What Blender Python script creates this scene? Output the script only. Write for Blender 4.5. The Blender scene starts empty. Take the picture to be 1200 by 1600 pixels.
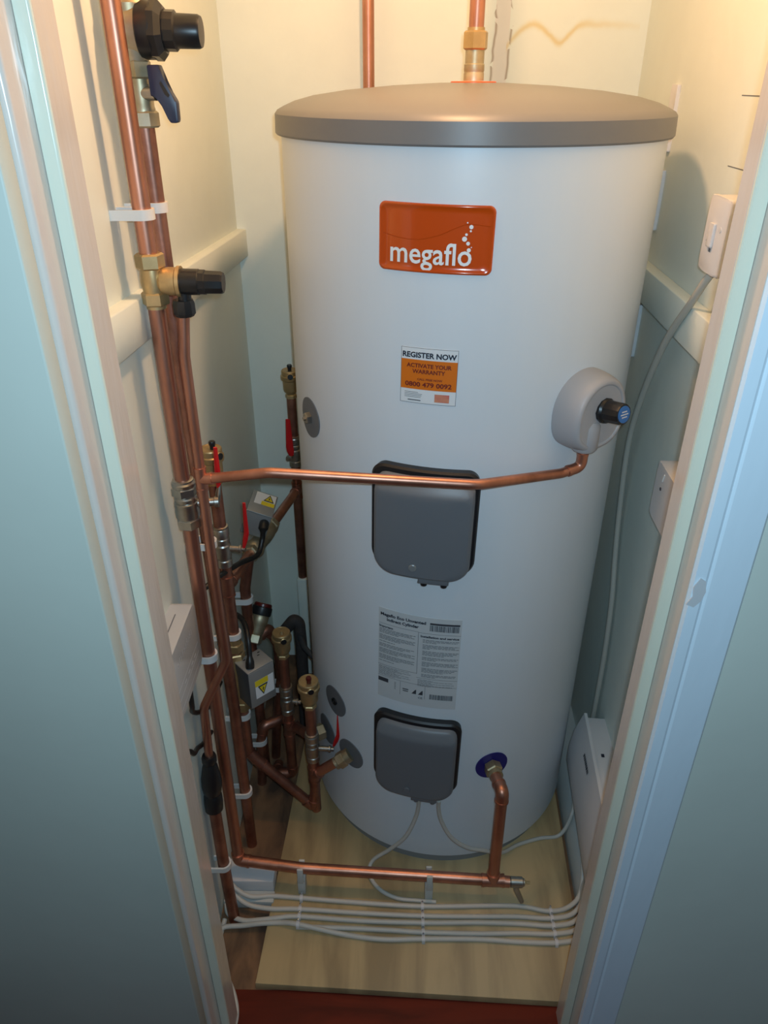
import bpy, bmesh, math, random
from mathutils import Vector, Matrix
random.seed(7)
PI = math.pi
V = Vector
C = bpy.context.scene.collection

# ------------------------------------------------------------------ materials
def mat(name, col, rough=.5, metal=0., var=.0, vscale=8., bump=0., bscale=60., stretch=None,
        col2=None, coat=0., trans=0., alpha=1., spec=.5):
    m = bpy.data.materials.new(name); m.use_nodes = True
    nt = m.node_tree; b = nt.nodes['Principled BSDF']
    b.inputs['Roughness'].default_value = rough; b.inputs['Metallic'].default_value = metal
    b.inputs['Coat Weight'].default_value = coat
    b.inputs['Specular IOR Level'].default_value = spec
    b.inputs['Transmission Weight'].default_value = trans
    b.inputs['Base Color'].default_value = (*col, 1)
    tc = nt.nodes.new('ShaderNodeTexCoord'); mp = nt.nodes.new('ShaderNodeMapping')
    nt.links.new(tc.outputs['Object'], mp.inputs['Vector'])
    if stretch: mp.inputs['Scale'].default_value = stretch
    if var > 0 or col2:
        n = nt.nodes.new('ShaderNodeTexNoise'); n.inputs['Scale'].default_value = vscale
        n.inputs['Detail'].default_value = 6; n.inputs['Roughness'].default_value = .6
        nt.links.new(mp.outputs[0], n.inputs['Vector'])
        r = nt.nodes.new('ShaderNodeValToRGB')
        c2 = col2 or tuple(c * (1 - var) for c in col)
        r.color_ramp.elements[0].position = .35; r.color_ramp.elements[1].position = .65
        r.color_ramp.elements[0].color = (*c2, 1); r.color_ramp.elements[1].color = (*col, 1)
        nt.links.new(n.outputs['Fac'], r.inputs['Fac']); nt.links.new(r.outputs['Color'], b.inputs['Base Color'])
    if bump > 0:
        n2 = nt.nodes.new('ShaderNodeTexNoise'); n2.inputs['Scale'].default_value = bscale
        n2.inputs['Detail'].default_value = 3
        nt.links.new(mp.outputs[0], n2.inputs['Vector'])
        bp = nt.nodes.new('ShaderNodeBump'); bp.inputs['Strength'].default_value = bump
        bp.inputs['Distance'].default_value = .004
        nt.links.new(n2.outputs['Fac'], bp.inputs['Height']); nt.links.new(bp.outputs['Normal'], b.inputs['Normal'])
    return m

M = {}
M['wall'] = mat('cream_mint_emulsion', (.785, .83, .755), .55, var=.05, vscale=5, bump=.25, bscale=22)
M['wall_back'] = mat('stained_cream_emulsion', (.785, .83, .755), .55, var=.05, vscale=5, bump=.25, bscale=22)
M['stop'] = mat('mint_gloss_paint', (.75, .745, .60), .2, var=.04, vscale=9, bump=.5, bscale=35, stretch=(1, 1, .25))
M['architrave'] = mat('white_gloss_paint', (.80, .90, .97), .22, var=.03, vscale=9, bump=.25, bscale=30, stretch=(1, 1, .25))
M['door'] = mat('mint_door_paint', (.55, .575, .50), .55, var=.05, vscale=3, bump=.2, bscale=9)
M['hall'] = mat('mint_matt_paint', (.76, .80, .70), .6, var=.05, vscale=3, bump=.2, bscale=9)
M['gloss'] = mat('old_gloss_paint', (.67, .59, .52), .2, var=.04, vscale=9, bump=.4, bscale=35, stretch=(1, 1, .25))
M['body'] = mat('white_powder_coat', (.715, .76, .80), .38, var=.015, vscale=30, stretch=(1, 1, .02))
M['lid'] = mat('grey_plastic', (.185, .18, .178), .42)
M['ring'] = mat('mid_grey_plastic', (.27, .28, .29), .5)
M['cover'] = mat('slate_grey_plastic', (.155, .165, .18), .42)
M['cap'] = mat('warm_grey_plastic', (.40, .40, .42), .45)
M['black'] = mat('black_plastic', (.012, .012, .013), .35)
M['gasket'] = mat('black_rubber', (.01, .01, .012), .45)
M['copper'] = mat('copper', (.67, .32, .225), .40, .92, col2=(.42, .19, .125), vscale=14, stretch=(1, 1, .35), bump=.03, bscale=90)
M['copper_dull'] = mat('shaded_tarnished_copper', (.50, .24, .17), .43, .92, col2=(.27, .125, .09), vscale=16, bump=.04, bscale=90)  # tarnished copper, its tone dark enough to paint shade onto the rear riser
M['brass'] = mat('brass', (.62, .44, .22), .42, .75, col2=(.46, .32, .155), vscale=25)
M['dzr'] = mat('pale_dull_brass', (.56, .48, .34), .46, .8, col2=(.42, .34, .20), vscale=25)
M['nickel'] = mat('nickel_plate', (.56, .54, .49), .36, 1, col2=(.40, .38, .34), vscale=30)
M['chrome'] = mat('chrome', (.8, .8, .8), .12, 1)
M['red'] = mat('red_plastic', (.55, .01, .012), .35)
M['blue'] = mat('navy_plastic', (.022, .030, .065), .4)
M['bluedisc'] = mat('deep_blue_plastic', (.012, .012, .16), .4)
M['bluecap'] = mat('bright_blue_plastic', (.03, .16, .45), .4)
M['disc'] = mat('dark_grey_disc_plastic', (.15, .16, .175), .5)
M['orange'] = mat('glossy_orange', (.58, .075, .006), .16, coat=.4)
M['orange_flat'] = mat('orange_print', (.72, .17, .006), .45)
M['reddisc'] = mat('orange_red_plastic', (.8, .12, .03), .4)
M['white_print'] = mat('white_lettering', (.86, .86, .85), .4)
M['sticker'] = mat('white_sticker', (.78, .79, .80), .4)
M['plate'] = mat('pale_grey_sticker', (.60, .615, .62), .45)
M['ink'] = mat('black_ink', (.012, .014, .03), .5)
M['ink_soft'] = mat('grey_ink', (.14, .145, .16), .6)
M['ink_mid'] = mat('dark_grey_ink', (.05, .053, .065), .6)
M['ink_red'] = mat('dark_red_ink', (.17, .012, .012), .5)
M['pic'] = mat('peach_picture', (.66, .30, .16), .45, col2=(.60, .12, .13), vscale=45)
M['yellow'] = mat('yellow_label', (.80, .62, .02), .45)
M['plastic'] = mat('white_plastic', (.66, .645, .645), .45)
M['clip'] = mat('white_nylon', (.72, .70, .67), .5)
M['clipclear'] = mat('translucent_nylon', (.62, .62, .58), .45)
M['cable'] = mat('white_pvc_cable', (.58, .555, .50), .45)
M['flex'] = mat('aged_cream_pvc', (.46, .44, .385), .45)
M['blackcable'] = mat('black_pvc_cable', (.012, .012, .012), .4)
M['zinc'] = mat('grey_painted_metal', (.30, .31, .31), .38, .35)
M['zinc_dark'] = mat('charcoal_painted_metal', (.06, .065, .07), .4)
M['foam'] = mat('dark_lagging', (.07, .055, .05), .8, var=.4, vscale=40)
M['maroon'] = mat('dark_red_plastic', (.10, .008, .006), .3)
M['case'] = mat('grey_white_plastic', (.50, .495, .49), .5)
M['duct'] = mat('grey_white_paint', (.52, .54, .52), .5, var=.06, vscale=6)

def wood(name, base, dark, scale, stretch, rough=.6, knots=0.):
    m = bpy.data.materials.new(name); m.use_nodes = True; nt = m.node_tree; b = nt.nodes['Principled BSDF']
    b.inputs['Roughness'].default_value = rough
    tc = nt.nodes.new('ShaderNodeTexCoord'); mp = nt.nodes.new('ShaderNodeMapping')
    mp.inputs['Scale'].default_value = stretch
    nt.links.new(tc.outputs['Object'], mp.inputs['Vector'])
    n = nt.nodes.new('ShaderNodeTexNoise'); n.inputs['Scale'].default_value = scale
    n.inputs['Detail'].default_value = 8; n.inputs['Distortion'].default_value = .4
    nt.links.new(mp.outputs[0], n.inputs['Vector'])
    r = nt.nodes.new('ShaderNodeValToRGB')
    r.color_ramp.elements[0].position = .38; r.color_ramp.elements[1].position = .60
    r.color_ramp.elements[0].color = (*dark, 1); r.color_ramp.elements[1].color = (*base, 1)
    nt.links.new(n.outputs['Fac'], r.inputs['Fac'])
    nt.links.new(r.outputs['Color'], b.inputs['Base Color'])
    bp = nt.nodes.new('ShaderNodeBump'); bp.inputs['Strength'].default_value = .25; bp.inputs['Distance'].default_value = .002
    nt.links.new(n.outputs['Fac'], bp.inputs['Height']); nt.links.new(bp.outputs['Normal'], b.inputs['Normal'])
    return m
M['ply'] = wood('pale_plywood', (.56, .40, .20), (.37, .26, .13), 5, (3.2, .55, 1))
M['floor'] = wood('dirty_old_boards', (.24, .125, .06), (.07, .04, .025), 7, (3, 1, 1), .75)
M['red_floor'] = wood('dark_red_varnish', (.13, .012, .004), (.075, .006, .002), 8, (.6, 3, 1), .5)
M['red_floor'].node_tree.nodes['Principled BSDF'].inputs['Specular IOR Level'].default_value = .25

def stain_back():
    """yellow tide mark and a patched chase on the back wall, drawn by procedural curves"""
    m = M['wall_back']; nt = m.node_tree; b = nt.nodes['Principled BSDF']
    old = b.inputs['Base Color'].links[0].from_socket
    tc = nt.nodes.new('ShaderNodeTexCoord'); sp = nt.nodes.new('ShaderNodeSeparateXYZ')
    nt.links.new(tc.outputs['Object'], sp.inputs[0])
    def math_(op, a, c=None, d=None):
        n = nt.nodes.new('ShaderNodeMath'); n.operation = op
        for i, v in enumerate((a, c, d)):
            if v is None: continue
            if isinstance(v, (int, float)): n.inputs[i].default_value = v
            else: nt.links.new(v, n.inputs[i])
        return n.outputs[0]
    nz = nt.nodes.new('ShaderNodeTexNoise'); nz.inputs['Scale'].default_value = 60
    nt.links.new(tc.outputs['Object'], nz.inputs['Vector'])
    def curve(src, pts, lo, hi):
        t = math_('DIVIDE', math_('SUBTRACT', src, lo), hi - lo)
        fc = nt.nodes.new('ShaderNodeFloatCurve'); nt.links.new(t, fc.inputs['Value'])
        c = fc.mapping.curves[0]
        while len(c.points) > 2: c.points.remove(c.points[1])
        P = [((a - lo) / (hi - lo), v) for a, v in pts]
        c.points[0].location = P[0]; c.points[-1].location = P[-1]
        for q in P[1:-1]: c.points.new(*q)
        fc.mapping.update()
        return fc.outputs[0]
    # tide line z = f(x)
    pts = [(.09, .515), (.112, .542), (.129, .555), (.148, .559), (.175, .543), (.197, .529), (.21, .539), (.228, .556), (.272, .559), (.37, .552)]
    f = curve(sp.outputs['X'], pts, .09, .37)
    dz = math_('SUBTRACT', math_('SUBTRACT', sp.outputs['Z'], 1.0), f)
    dz = math_('ADD', dz, math_('MULTIPLY', math_('SUBTRACT', nz.outputs['Fac'], .5), .006))
    wd = math_('EXPONENT', math_('MULTIPLY', math_('POWER', math_('DIVIDE', dz, .006), 2.), -1.))
    inx = math_('MULTIPLY', math_('GREATER_THAN', sp.outputs['X'], .095), math_('LESS_THAN', sp.outputs['X'], .345))
    fade = math_('MULTIPLY', wd, inx)
    fade = math_('MULTIPLY', fade, curve(sp.outputs['X'], [(.09, .7), (.2, .9), (.26, .55), (.37, .05)], .09, .37))
    # chase edges x = g(z)
    def crack(cx, amp, w):
        d = math_('SUBTRACT', sp.outputs['X'], cx)
        n2 = nt.nodes.new('ShaderNodeTexNoise'); n2.inputs['Scale'].default_value = 12; n2.noise_dimensions = '1D'
        nt.links.new(math_('ADD', sp.outputs['Z'], cx * 50), n2.inputs['W'])
        d = math_('ADD', d, math_('MULTIPLY', math_('SUBTRACT', n2.outputs['Fac'], .5), amp))
        e = math_('EXPONENT', math_('MULTIPLY', math_('POWER', math_('DIVIDE', d, w), 2.), -1.))
        n3 = nt.nodes.new('ShaderNodeTexNoise'); n3.inputs['Scale'].default_value = 35
        nt.links.new(tc.outputs['Object'], n3.inputs['Vector'])
        return math_('MULTIPLY', e, math_('GREATER_THAN', n3.outputs['Fac'], .47))
    ck = math_('MAXIMUM', crack(.070, .02, .0022), crack(.100, .02, .0022))
    ck = math_('MULTIPLY', ck, math_('GREATER_THAN', sp.outputs['Z'], 1.40))
    def mix(a, col, fac):
        n = nt.nodes.new('ShaderNodeMix'); n.data_type = 'RGBA'
        nt.links.new(fac, n.inputs['Factor']); nt.links.new(a, n.inputs['A']); n.inputs['B'].default_value = (*col, 1)
        return n.outputs['Result']
    patch = math_('MULTIPLY', math_('GREATER_THAN', sp.outputs['X'], .071), math_('LESS_THAN', sp.outputs['X'], .099))
    patch = math_('MULTIPLY', patch, .55)
    c = mix(old, (.74, .66, .60), patch)
    c = mix(c, (.66, .50, .17), math_('MULTIPLY', fade, .75))
    c = mix(c, (.30, .22, .15), math_('MULTIPLY', ck, .8))
    nt.links.new(c, b.inputs['Base Color'])
stain_back()

# ------------------------------------------------------------------ mesh builder
def frame(p, z, x=None):
    """matrix with local z along z and origin p"""
    z = V(z).normalized()
    x = V(x) if x else (V((0, 0, 1)) if abs(z.z) < .9 else V((1, 0, 0)))
    x = (x - z * x.dot(z)).normalized(); y = z.cross(x)
    m = Matrix.Identity(4)
    for i in range(3): m[i][0], m[i][1], m[i][2], m[i][3] = x[i], y[i], z[i], p[i]
    return m
def fillet(pts, rad, n=7):
    pts = [V(p) for p in pts]; out = [pts[0]]
    for i in range(1, len(pts) - 1):
        a, p, c = pts[i - 1], pts[i], pts[i + 1]
        d1, d2 = (a - p), (c - p); l1, l2 = d1.length, d2.length; d1.normalize(); d2.normalize()
        ang = d1.angle(d2, PI)
        if ang > PI - .02: out.append(p); continue
        r = rad[i] if isinstance(rad, dict) else rad
        t = min(r / math.tan(ang / 2), .48 * l1, .48 * l2)
        s, e = p + d1 * t, p + d2 * t
        for k in range(n + 1):
            q = k / n
            out.append((1 - q) ** 2 * s + 2 * q * (1 - q) * p + q * q * e)
    out.append(pts[-1]); return out
def smooth_path(pts, n=8):
    pts = [V(p) for p in pts]; P = [2 * pts[0] - pts[1]] + pts + [2 * pts[-1] - pts[-2]]; out = []
    for i in range(1, len(P) - 2):
        for k in range(n):
            t = k / n; a, b, c, d = P[i - 1], P[i], P[i + 1], P[i + 2]
            out.append(.5 * ((2 * b) + (c - a) * t + (2 * a - 5 * b + 4 * c - d) * t * t + (3 * b - 3 * c + d - a) * t ** 3))
    out.append(pts[-1]); return out

class MB:
    def __init__(s): s.bm = bmesh.new()
    def _t(s, vs, m):
        if m is not None:
            for v in vs: v.co = m @ v.co
        return s
    def box(s, lo, hi, m=None, bev=0., seg=2):
        b = bmesh.new()
        co = [(x, y, z) for z in (lo[2], hi[2]) for y in (lo[1], hi[1]) for x in (lo[0], hi[0])]
        v = [b.verts.new(c) for c in co]
        for f in ((0, 2, 3, 1), (4, 5, 7, 6), (0, 1, 5, 4), (2, 6, 7, 3), (0, 4, 6, 2), (1, 3, 7, 5)): b.faces.new([v[i] for i in f])
        if bev: bmesh.ops.bevel(b, geom=b.edges[:], offset=bev, segments=seg, affect='EDGES', profile=.5)
        return s._merge(b, m)
    def _merge(s, b, m=None):
        mp = {v: s.bm.verts.new(m @ v.co if m is not None else v.co) for v in b.verts}
        for f in b.faces:
            try: s.bm.faces.new([mp[v] for v in f.verts])
            except ValueError: pass
        b.free(); return s
    def tube(s, pts, r, n=18, cap=True):
        pts = [V(p) for p in pts]; rings = []
        t = (pts[1] - pts[0]).normalized()
        u = t.orthogonal().normalized()
        for i, p in enumerate(pts):
            if i == 0: tt = pts[1] - pts[0]
            elif i == len(pts) - 1: tt = pts[-1] - pts[-2]
            else: tt = (pts[i + 1] - p).normalized() + (p - pts[i - 1]).normalized()
            tt.normalize(); u = (u - tt * u.dot(tt)).normalized(); w = tt.cross(u)
            rr = r[i] if isinstance(r, (list, tuple)) else r
            rings.append([s.bm.verts.new(p + (u * math.cos(2 * PI * k / n) + w * math.sin(2 * PI * k / n)) * rr) for k in range(n)])
        for a, b in zip(rings, rings[1:]):
            for k in range(n): s.bm.faces.new((a[k], a[(k + 1) % n], b[(k + 1) % n], b[k]))
        if cap:
            s.bm.faces.new(rings[0][::-1]); s.bm.faces.new(rings[-1])
        return s
    def lathe(s, prof, m=None, n=28, rot=0.):
        """prof = [(radius, z)...] about local z; radius 0 closes"""
        rings = []
        for r, z in prof:
            if r <= 1e-6: rings.append([s.bm.verts.new((0, 0, z))])
            else: rings.append([s.bm.verts.new((r * math.cos(2 * PI * k / n + rot), r * math.sin(2 * PI * k / n + rot), z)) for k in range(n)])
        vs = [v for q in rings for v in q]
        for a, b in zip(rings, rings[1:]):
            for k in range(n):
                k2 = (k + 1) % n
                if len(a) == 1 and len(b) == 1: continue
                if len(a) == 1: s.bm.faces.new((a[0], b[k2], b[k]))
                elif len(b) == 1: s.bm.faces.new((a[k], a[k2], b[0]))
                else: s.bm.faces.new((a[k], a[k2], b[k2], b[k]))
        if len(rings[0]) > 1: s.bm.faces.new(rings[0][::-1])
        if len(rings[-1]) > 1: s.bm.faces.new(rings[-1])
        return s._t(vs, m)
    def prism(s, poly, z0, z1, m=None, bev=0.):
        b = bmesh.new()
        lo = [b.verts.new((x, y, z0)) for x, y in poly]; hi = [b.verts.new((x, y, z1)) for x, y in poly]
        n = len(poly)
        for k in range(n): b.faces.new((lo[k], lo[(k + 1) % n], hi[(k + 1) % n], hi[k]))
        b.faces.new(lo[::-1]); b.faces.new(hi)
        if bev: bmesh.ops.bevel(b, geom=b.edges[:], offset=bev, segments=2, affect='EDGES', profile=.5)
        bmesh.ops.recalc_face_normals(b, faces=b.faces[:])
        return s._merge(b, m)
    def hexnut(s, r, z0, z1, m=None, rot=0.):
        c = .12 * r
        return s.lathe([(r * .86, z0), (r, z0 + c), (r, z1 - c), (r * .86, z1)], m, 6, rot)
    def rings(s, rs, mapf, n=64, close=True):
        """rs = list of outlines (same point count) each [(u,v,h)...] mapped by mapf; last one is filled"""
        R = [[s.bm.verts.new(mapf(*p)) for p in ring] for ring in rs]
        for a, b in zip(R, R[1:]):
            k_ = len(a)
            for k in range(k_): s.bm.faces.new((a[k], a[(k + 1) % k_], b[(k + 1) % k_], b[k]))
        if close: s.bm.faces.new(R[-1])
        return s
    def quad(s, pts):
        s.bm.faces.new([s.bm.verts.new(p) for p in pts]); return s
    def build(s, name, m, parent=None, smooth=True, angle=38, label=None):
        bmesh.ops.recalc_face_normals(s.bm, faces=s.bm.faces[:]) if name not in FLAT else None
        org = ORG.get(parent.name, V((0, 0, 0))) if parent else V((0, 0, 0))
        if org.length:
            for v in s.bm.verts: v.co -= org
        me = bpy.data.meshes.new(name); s.bm.to_mesh(me); s.bm.free()
        me.materials.append(m)
        if smooth:
            me.polygons.foreach_set('use_smooth', [True] * len(me.polygons))
            me.set_sharp_from_angle(angle=math.radians(angle))
        o = bpy.data.objects.new(name, me); C.objects.link(o)
        if parent: o.parent = parent; ORG[o.name] = org
        if label: o['label'] = label
        return o
FLAT = set(); ORG = {}
def thing(name, label, cat, loc, group=None):
    o = bpy.data.objects.new(name, None); C.objects.link(o); o.location = loc; o.empty_display_size = .02
    o['label'] = label; o['category'] = cat
    if group: o['group'] = group
    ORG[o.name] = V(loc); return o
def single(name, mb, m, label, cat, group=None, **k):
    o = mb.build(name, m, None, **k)
    me = o.data; xs = [v.co.copy() for v in me.vertices]
    org = V(((min(p.x for p in xs) + max(p.x for p in xs)) / 2, (min(p.y for p in xs) + max(p.y for p in xs)) / 2, min(p.z for p in xs)))
    me.transform(Matrix.Translation(-org)); o.location = org; ORG[o.name] = org
    o['label'] = label; o['category'] = cat
    if group: o['group'] = group
    return o
def struct(name, mb, m, **k):
    o = mb.build(name, m, None, **k); o['kind'] = 'structure'; return o

def dup(root, delta, label=None):
    """copy of a thing with copies of its parts and sub-parts"""
    r = root.copy(); C.objects.link(r); r.location = root.location + V(delta)
    if label: r['label'] = label
    for ch in list(root.children):
        c = ch.copy(); C.objects.link(c); c.parent = r
        for g in list(ch.children):
            d = g.copy(); C.objects.link(d); d.parent = c
    return r

# ---- text as flat mesh mapped through a function (u right, v up)
def text_mb(items, mapf, bold=.012):
    mb = MB()
    for (s, u0, v0, h, align, wid) in items:
        cu = bpy.data.curves.new('t', 'FONT'); cu.body = s; cu.size = 1; cu.align_x = 'LEFT'; cu.resolution_u = 3
        cu.offset = bold
        o = bpy.data.objects.new('t', cu); C.objects.link(o)
        dg = bpy.context.evaluated_depsgraph_get(); dg.update()
        me = bpy.data.meshes.new_from_object(o.evaluated_get(dg))
        xs = [v.co.x for v in me.vertices]; x0, x1 = min(xs), max(xs)
        sc = h / .70
        sx = sc if not wid else wid / (x1 - x0)
        w = (x1 - x0) * sx
        off = u0 - (w / 2 if align == 'C' else (w if align == 'R' else 0))
        vs = [mb.bm.verts.new(mapf(off + (v.co.x - x0) * sx, v0 + v.co.y * sc)) for v in me.vertices]
        for p in me.polygons:
            try: mb.bm.faces.new([vs[i] for i in p.vertices])
            except ValueError: pass
        bpy.data.objects.remove(o); bpy.data.curves.remove(cu); bpy.data.meshes.remove(me)
    return mb

def rrect(w, h, r, n=8, cx=0, cy=0):
    """rounded rectangle outline; r may be 4 radii (TR, TL, BL, BR)"""
    if not isinstance(r, (list, tuple)): r = [r] * 4
    out = []
    for (sx, sy, a0), rr in zip(((1, 1, 0), (-1, 1, 90), (-1, -1, 180), (1, -1, 270)), r):
        for k in range(n + 1):
            a = math.radians(a0 + 90 * k / n)
            out.append((cx + sx * (w / 2 - rr) + rr * math.cos(a), cy + sy * (h / 2 - rr) + rr * math.sin(a)))
    # subdivide long straight runs so that the outline can follow the cylinder
    res = []
    for i, p in enumerate(out):
        q = out[(i + 1) % len(out)]; d = math.hypot(q[0] - p[0], q[1] - p[1]); k = max(1, int(d / .012))
        for j in range(k): res.append((p[0] + (q[0] - p[0]) * j / k, p[1] + (q[1] - p[1]) * j / k))
    return res
def shrink(ol, f, h, cx=0, cy=0): return [((u - cx) * f + cx, (v - cy) * f + cy, h) for u, v in ol]
def inset(ol, d, h, w, ht):
    fx, fy = (w - 2 * d) / w, (ht - 2 * d) / ht
    return [(u * fx, v * fy, h) for u, v in ol]

# ================================================================== THE ROOM
XL, YB = -.455, .40
def WR(y): return .345 + .038 * y            # the right wall runs slightly askew
ZC = 2.36
struct('wall_left', MB().box((XL - .06, -.57, 0), (XL, YB + .06, ZC)), M['wall'], smooth=False)
struct('wall_back', MB().box((XL, YB, 0), (.42, YB + .06, ZC)), M['wall_back'], smooth=False)
struct('wall_right', MB().prism([(WR(-.57), -.57), (WR(YB), YB), (.48, YB), (.48, -.57)], 0, ZC), M['wall'], smooth=False)
struct('ceiling', MB().box((XL - .06, -.66, ZC), (.48, YB + .06, ZC + .05)), M['wall'], smooth=False)
struct('floor', MB().box((XL, -.535, -.03), (.40, YB, 0)), M['floor'], smooth=False)
struct('floor_hall', MB().box((-2.2, -3.2, -.03), (2.2, -.535, 0)), M['red_floor'], smooth=False)
# front wall with the door opening
struct('wall_front', MB().box((-2.2, -.655, 0), (-.44, -.57, 2.6)).box((.2355, -.622, 0), (2.2, -.57, 2.6))
       .box((-.44, -.655, 2.0), (.235, -.57, 2.6)), M['hall'], smooth=False)
# stepped door lining and stops
def arc(cx, cy, r, a0, a1, n=5): return [(cx + r * math.cos(math.radians(a0 + (a1 - a0) * k / n)), cy + r * math.sin(math.radians(a0 + (a1 - a0) * k / n))) for k in range(n + 1)]
struct('trim_1', MB().prism([(-.44, -.583), (-.44, -.655), (-.43, -.666)] + arc(-.4045, -.661, .005, -90, 0) + [(-.3995, -.6245), (-.386, -.6245), (-.386, -.583)], 0, 2.0), M['gloss'], angle=35)
struct('trim_8', MB().prism([(-.399, -.6248), (-.399, -.6285)] + arc(-.3895, -.625, .0035, -90, 0) + [(-.386, -.6248)], 0, 2.0), M['stop'], angle=35)
struct('trim_2', MB().prism([(.235, -.566), (.190, -.566), (.190, -.592), (.2045, -.592), (.2045, -.6265), (.235, -.6265)], 0, 2.0), M['gloss'], angle=25)
struct('trim_9', MB().prism([(.204, -.5923), (.1902, -.5923), (.1902, -.595), (.1915, -.5965), (.204, -.5965)], 0, 2.0), M['stop'], angle=25)
struct('trim_10', MB().prism([(.2050, -.627), (.2070, -.632), (.219, -.632), (.222, -.6305), (.225, -.632), (.263, -.632), (.267, -.628), (.267, -.6225), (.240, -.6225), (.240, -.627)], 0, 2.0), M['architrave'], angle=25)
struct('trim_3', MB().box((-.40, -.63, 1.965), (.205, -.585, 2.0)), M['gloss'], smooth=False)
# the door itself, folded right back against the wall
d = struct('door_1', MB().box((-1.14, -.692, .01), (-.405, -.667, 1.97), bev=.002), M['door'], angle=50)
# battens along both walls
bt4 = MB(); bm_ = []
for y, zt in ((-.56, 1.239), (YB, 1.190)):
    bm_.append([bt4.bm.verts.new(p) for p in ((XL, y, zt), (XL + .017, y, zt), (XL + .019, y, zt - .002), (XL + .019, y, zt - .055), (XL + .017, y, zt - .057), (XL, y, zt - .057))])
for k in range(6): bt4.bm.faces.new((bm_[0][k], bm_[0][(k + 1) % 6], bm_[1][(k + 1) % 6], bm_[1][k]))
bt4.bm.faces.new(bm_[0]); bt4.bm.faces.new(bm_[1][::-1])
struct('trim_4', bt4, M['wall'], angle=50)
struct('trim_5', MB().prism([(WR(-.56) - .022, -.56), (WR(YB) - .022, YB), (WR(YB), YB), (WR(-.56), -.56)], 1.122, 1.182, None, bev=.002), M['wall'], angle=50)
# painted upright behind the cylinder on the back wall
struct('trim_6', MB().box((-.366, .320, 0), (-.338, .40, .327), bev=.002), M['wall'], angle=50)
# rounded painted skirting at the foot of the right wall
sk = MB()
def skirt_ring(y):
    a = .281 + .048 * (y + .10); w = WR(y)
    return [V((a, y, .0)), V((a, y, .022)), V((a + .006, y, .040)), V((a + .016, y, .056)), V((a + .030, y, .066)), V((w, y, .070)), V((w, y, 0))]
rr = [[sk.bm.verts.new(p) for p in skirt_ring(y)] for y in (-.555, -.2, YB)]
for a, b in zip(rr, rr[1:]):
    for k in range(6): sk.bm.faces.new((a[k], a[k + 1], b[k + 1], b[k]))
sk.bm.faces.new(rr[0]); sk.bm.faces.new(rr[-1][::-1])
struct('baseboard_right', sk, M['duct'], angle=50)

single('plywood_board', MB().prism([(-.362, -.533), (.215, -.557), (.252, -.557), (.252, -.45), (.258, -.367), (.272, -.108), (.285, .2), (-.325, .2), (-.342, -.146)], .0, .018, bev=.0012),
       M['ply'], 'pale plywood sheet on the floor under the white cylinder', 'board', angle=50)

# ================================================================== HOT WATER CYLINDER
R = .29
cyl = thing('hot_water_cylinder', 'tall white hot water cylinder with grey lid and orange badge', 'water cylinder', (0, 0, .018))
MB().lathe([(.276, .018), (.276, .046), (.282, .052)], n=96).build('base_ring', M['ring'], cyl)
MB().lathe([(.286, .050), (R, .054), (R, 1.40), (.286, 1.402)], n=128).build('body', M['body'], cyl)
lid = MB().lathe([(.289, 1.396), (.2965, 1.3965), (.2985, 1.399), (.2975, 1.424), (.294, 1.4285), (.285, 1.433), (.268, 1.440), (.24, 1.447), (.19, 1.454), (.12, 1.460), (.05, 1.4635), (0, 1.464)], n=128)
lid = lid.build('lid', M['lid'], cyl, angle=30)
MB().lathe([(.034, 1.462), (.034, 1.4648), (.033, 1.4655), (0, 1.4655)], n=40).build('outlet_disc', M['reddisc'], cyl, label='orange red disc around the top outlet')

def on_cyl(a0, z0, tilt=0.):
    """(u right, v up, h out) on the cylinder surface around angle a0 (degrees, 0 faces the door)"""
    a0 = math.radians(a0); ct, st = math.cos(tilt), math.sin(tilt)
    def f(u, v, h=0.0006):
        u, v = u * ct - v * st, u * st + v * ct
        a = a0 + u / R
        return V(((R + h) * math.sin(a), -(R + h) * math.cos(a), z0 + v))
    return f
def sticker(mapf, w, h, r, name, m, parent, t=.0006, u0=0, v0=0, label=None):
    ol = [(u + u0, v + v0) for u, v in rrect(w, h, r, 5)]
    rs = [[(u, v, 0) for u, v in ol], [(u, v, t) for u, v in ol]]
    for f in (.8, .6, .4, .2, .03): rs.append([((u - u0) * f + u0, (v - v0) * f + v0, t) for u, v in ol])
    return MB().rings(rs, mapf).build(name, m, parent, label=label)
def curved_rect(mb, mapf, u0, v0, u1, v1, h):
    n = max(1, int(abs(u1 - u0) / .012))
    for k in range(n):
        a, b = u0 + (u1 - u0) * k / n, u0 + (u1 - u0) * (k + 1) / n
        mb.quad([mapf(a, v0, h), mapf(b, v0, h), mapf(b, v1, h), mapf(a, v1, h)])

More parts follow.
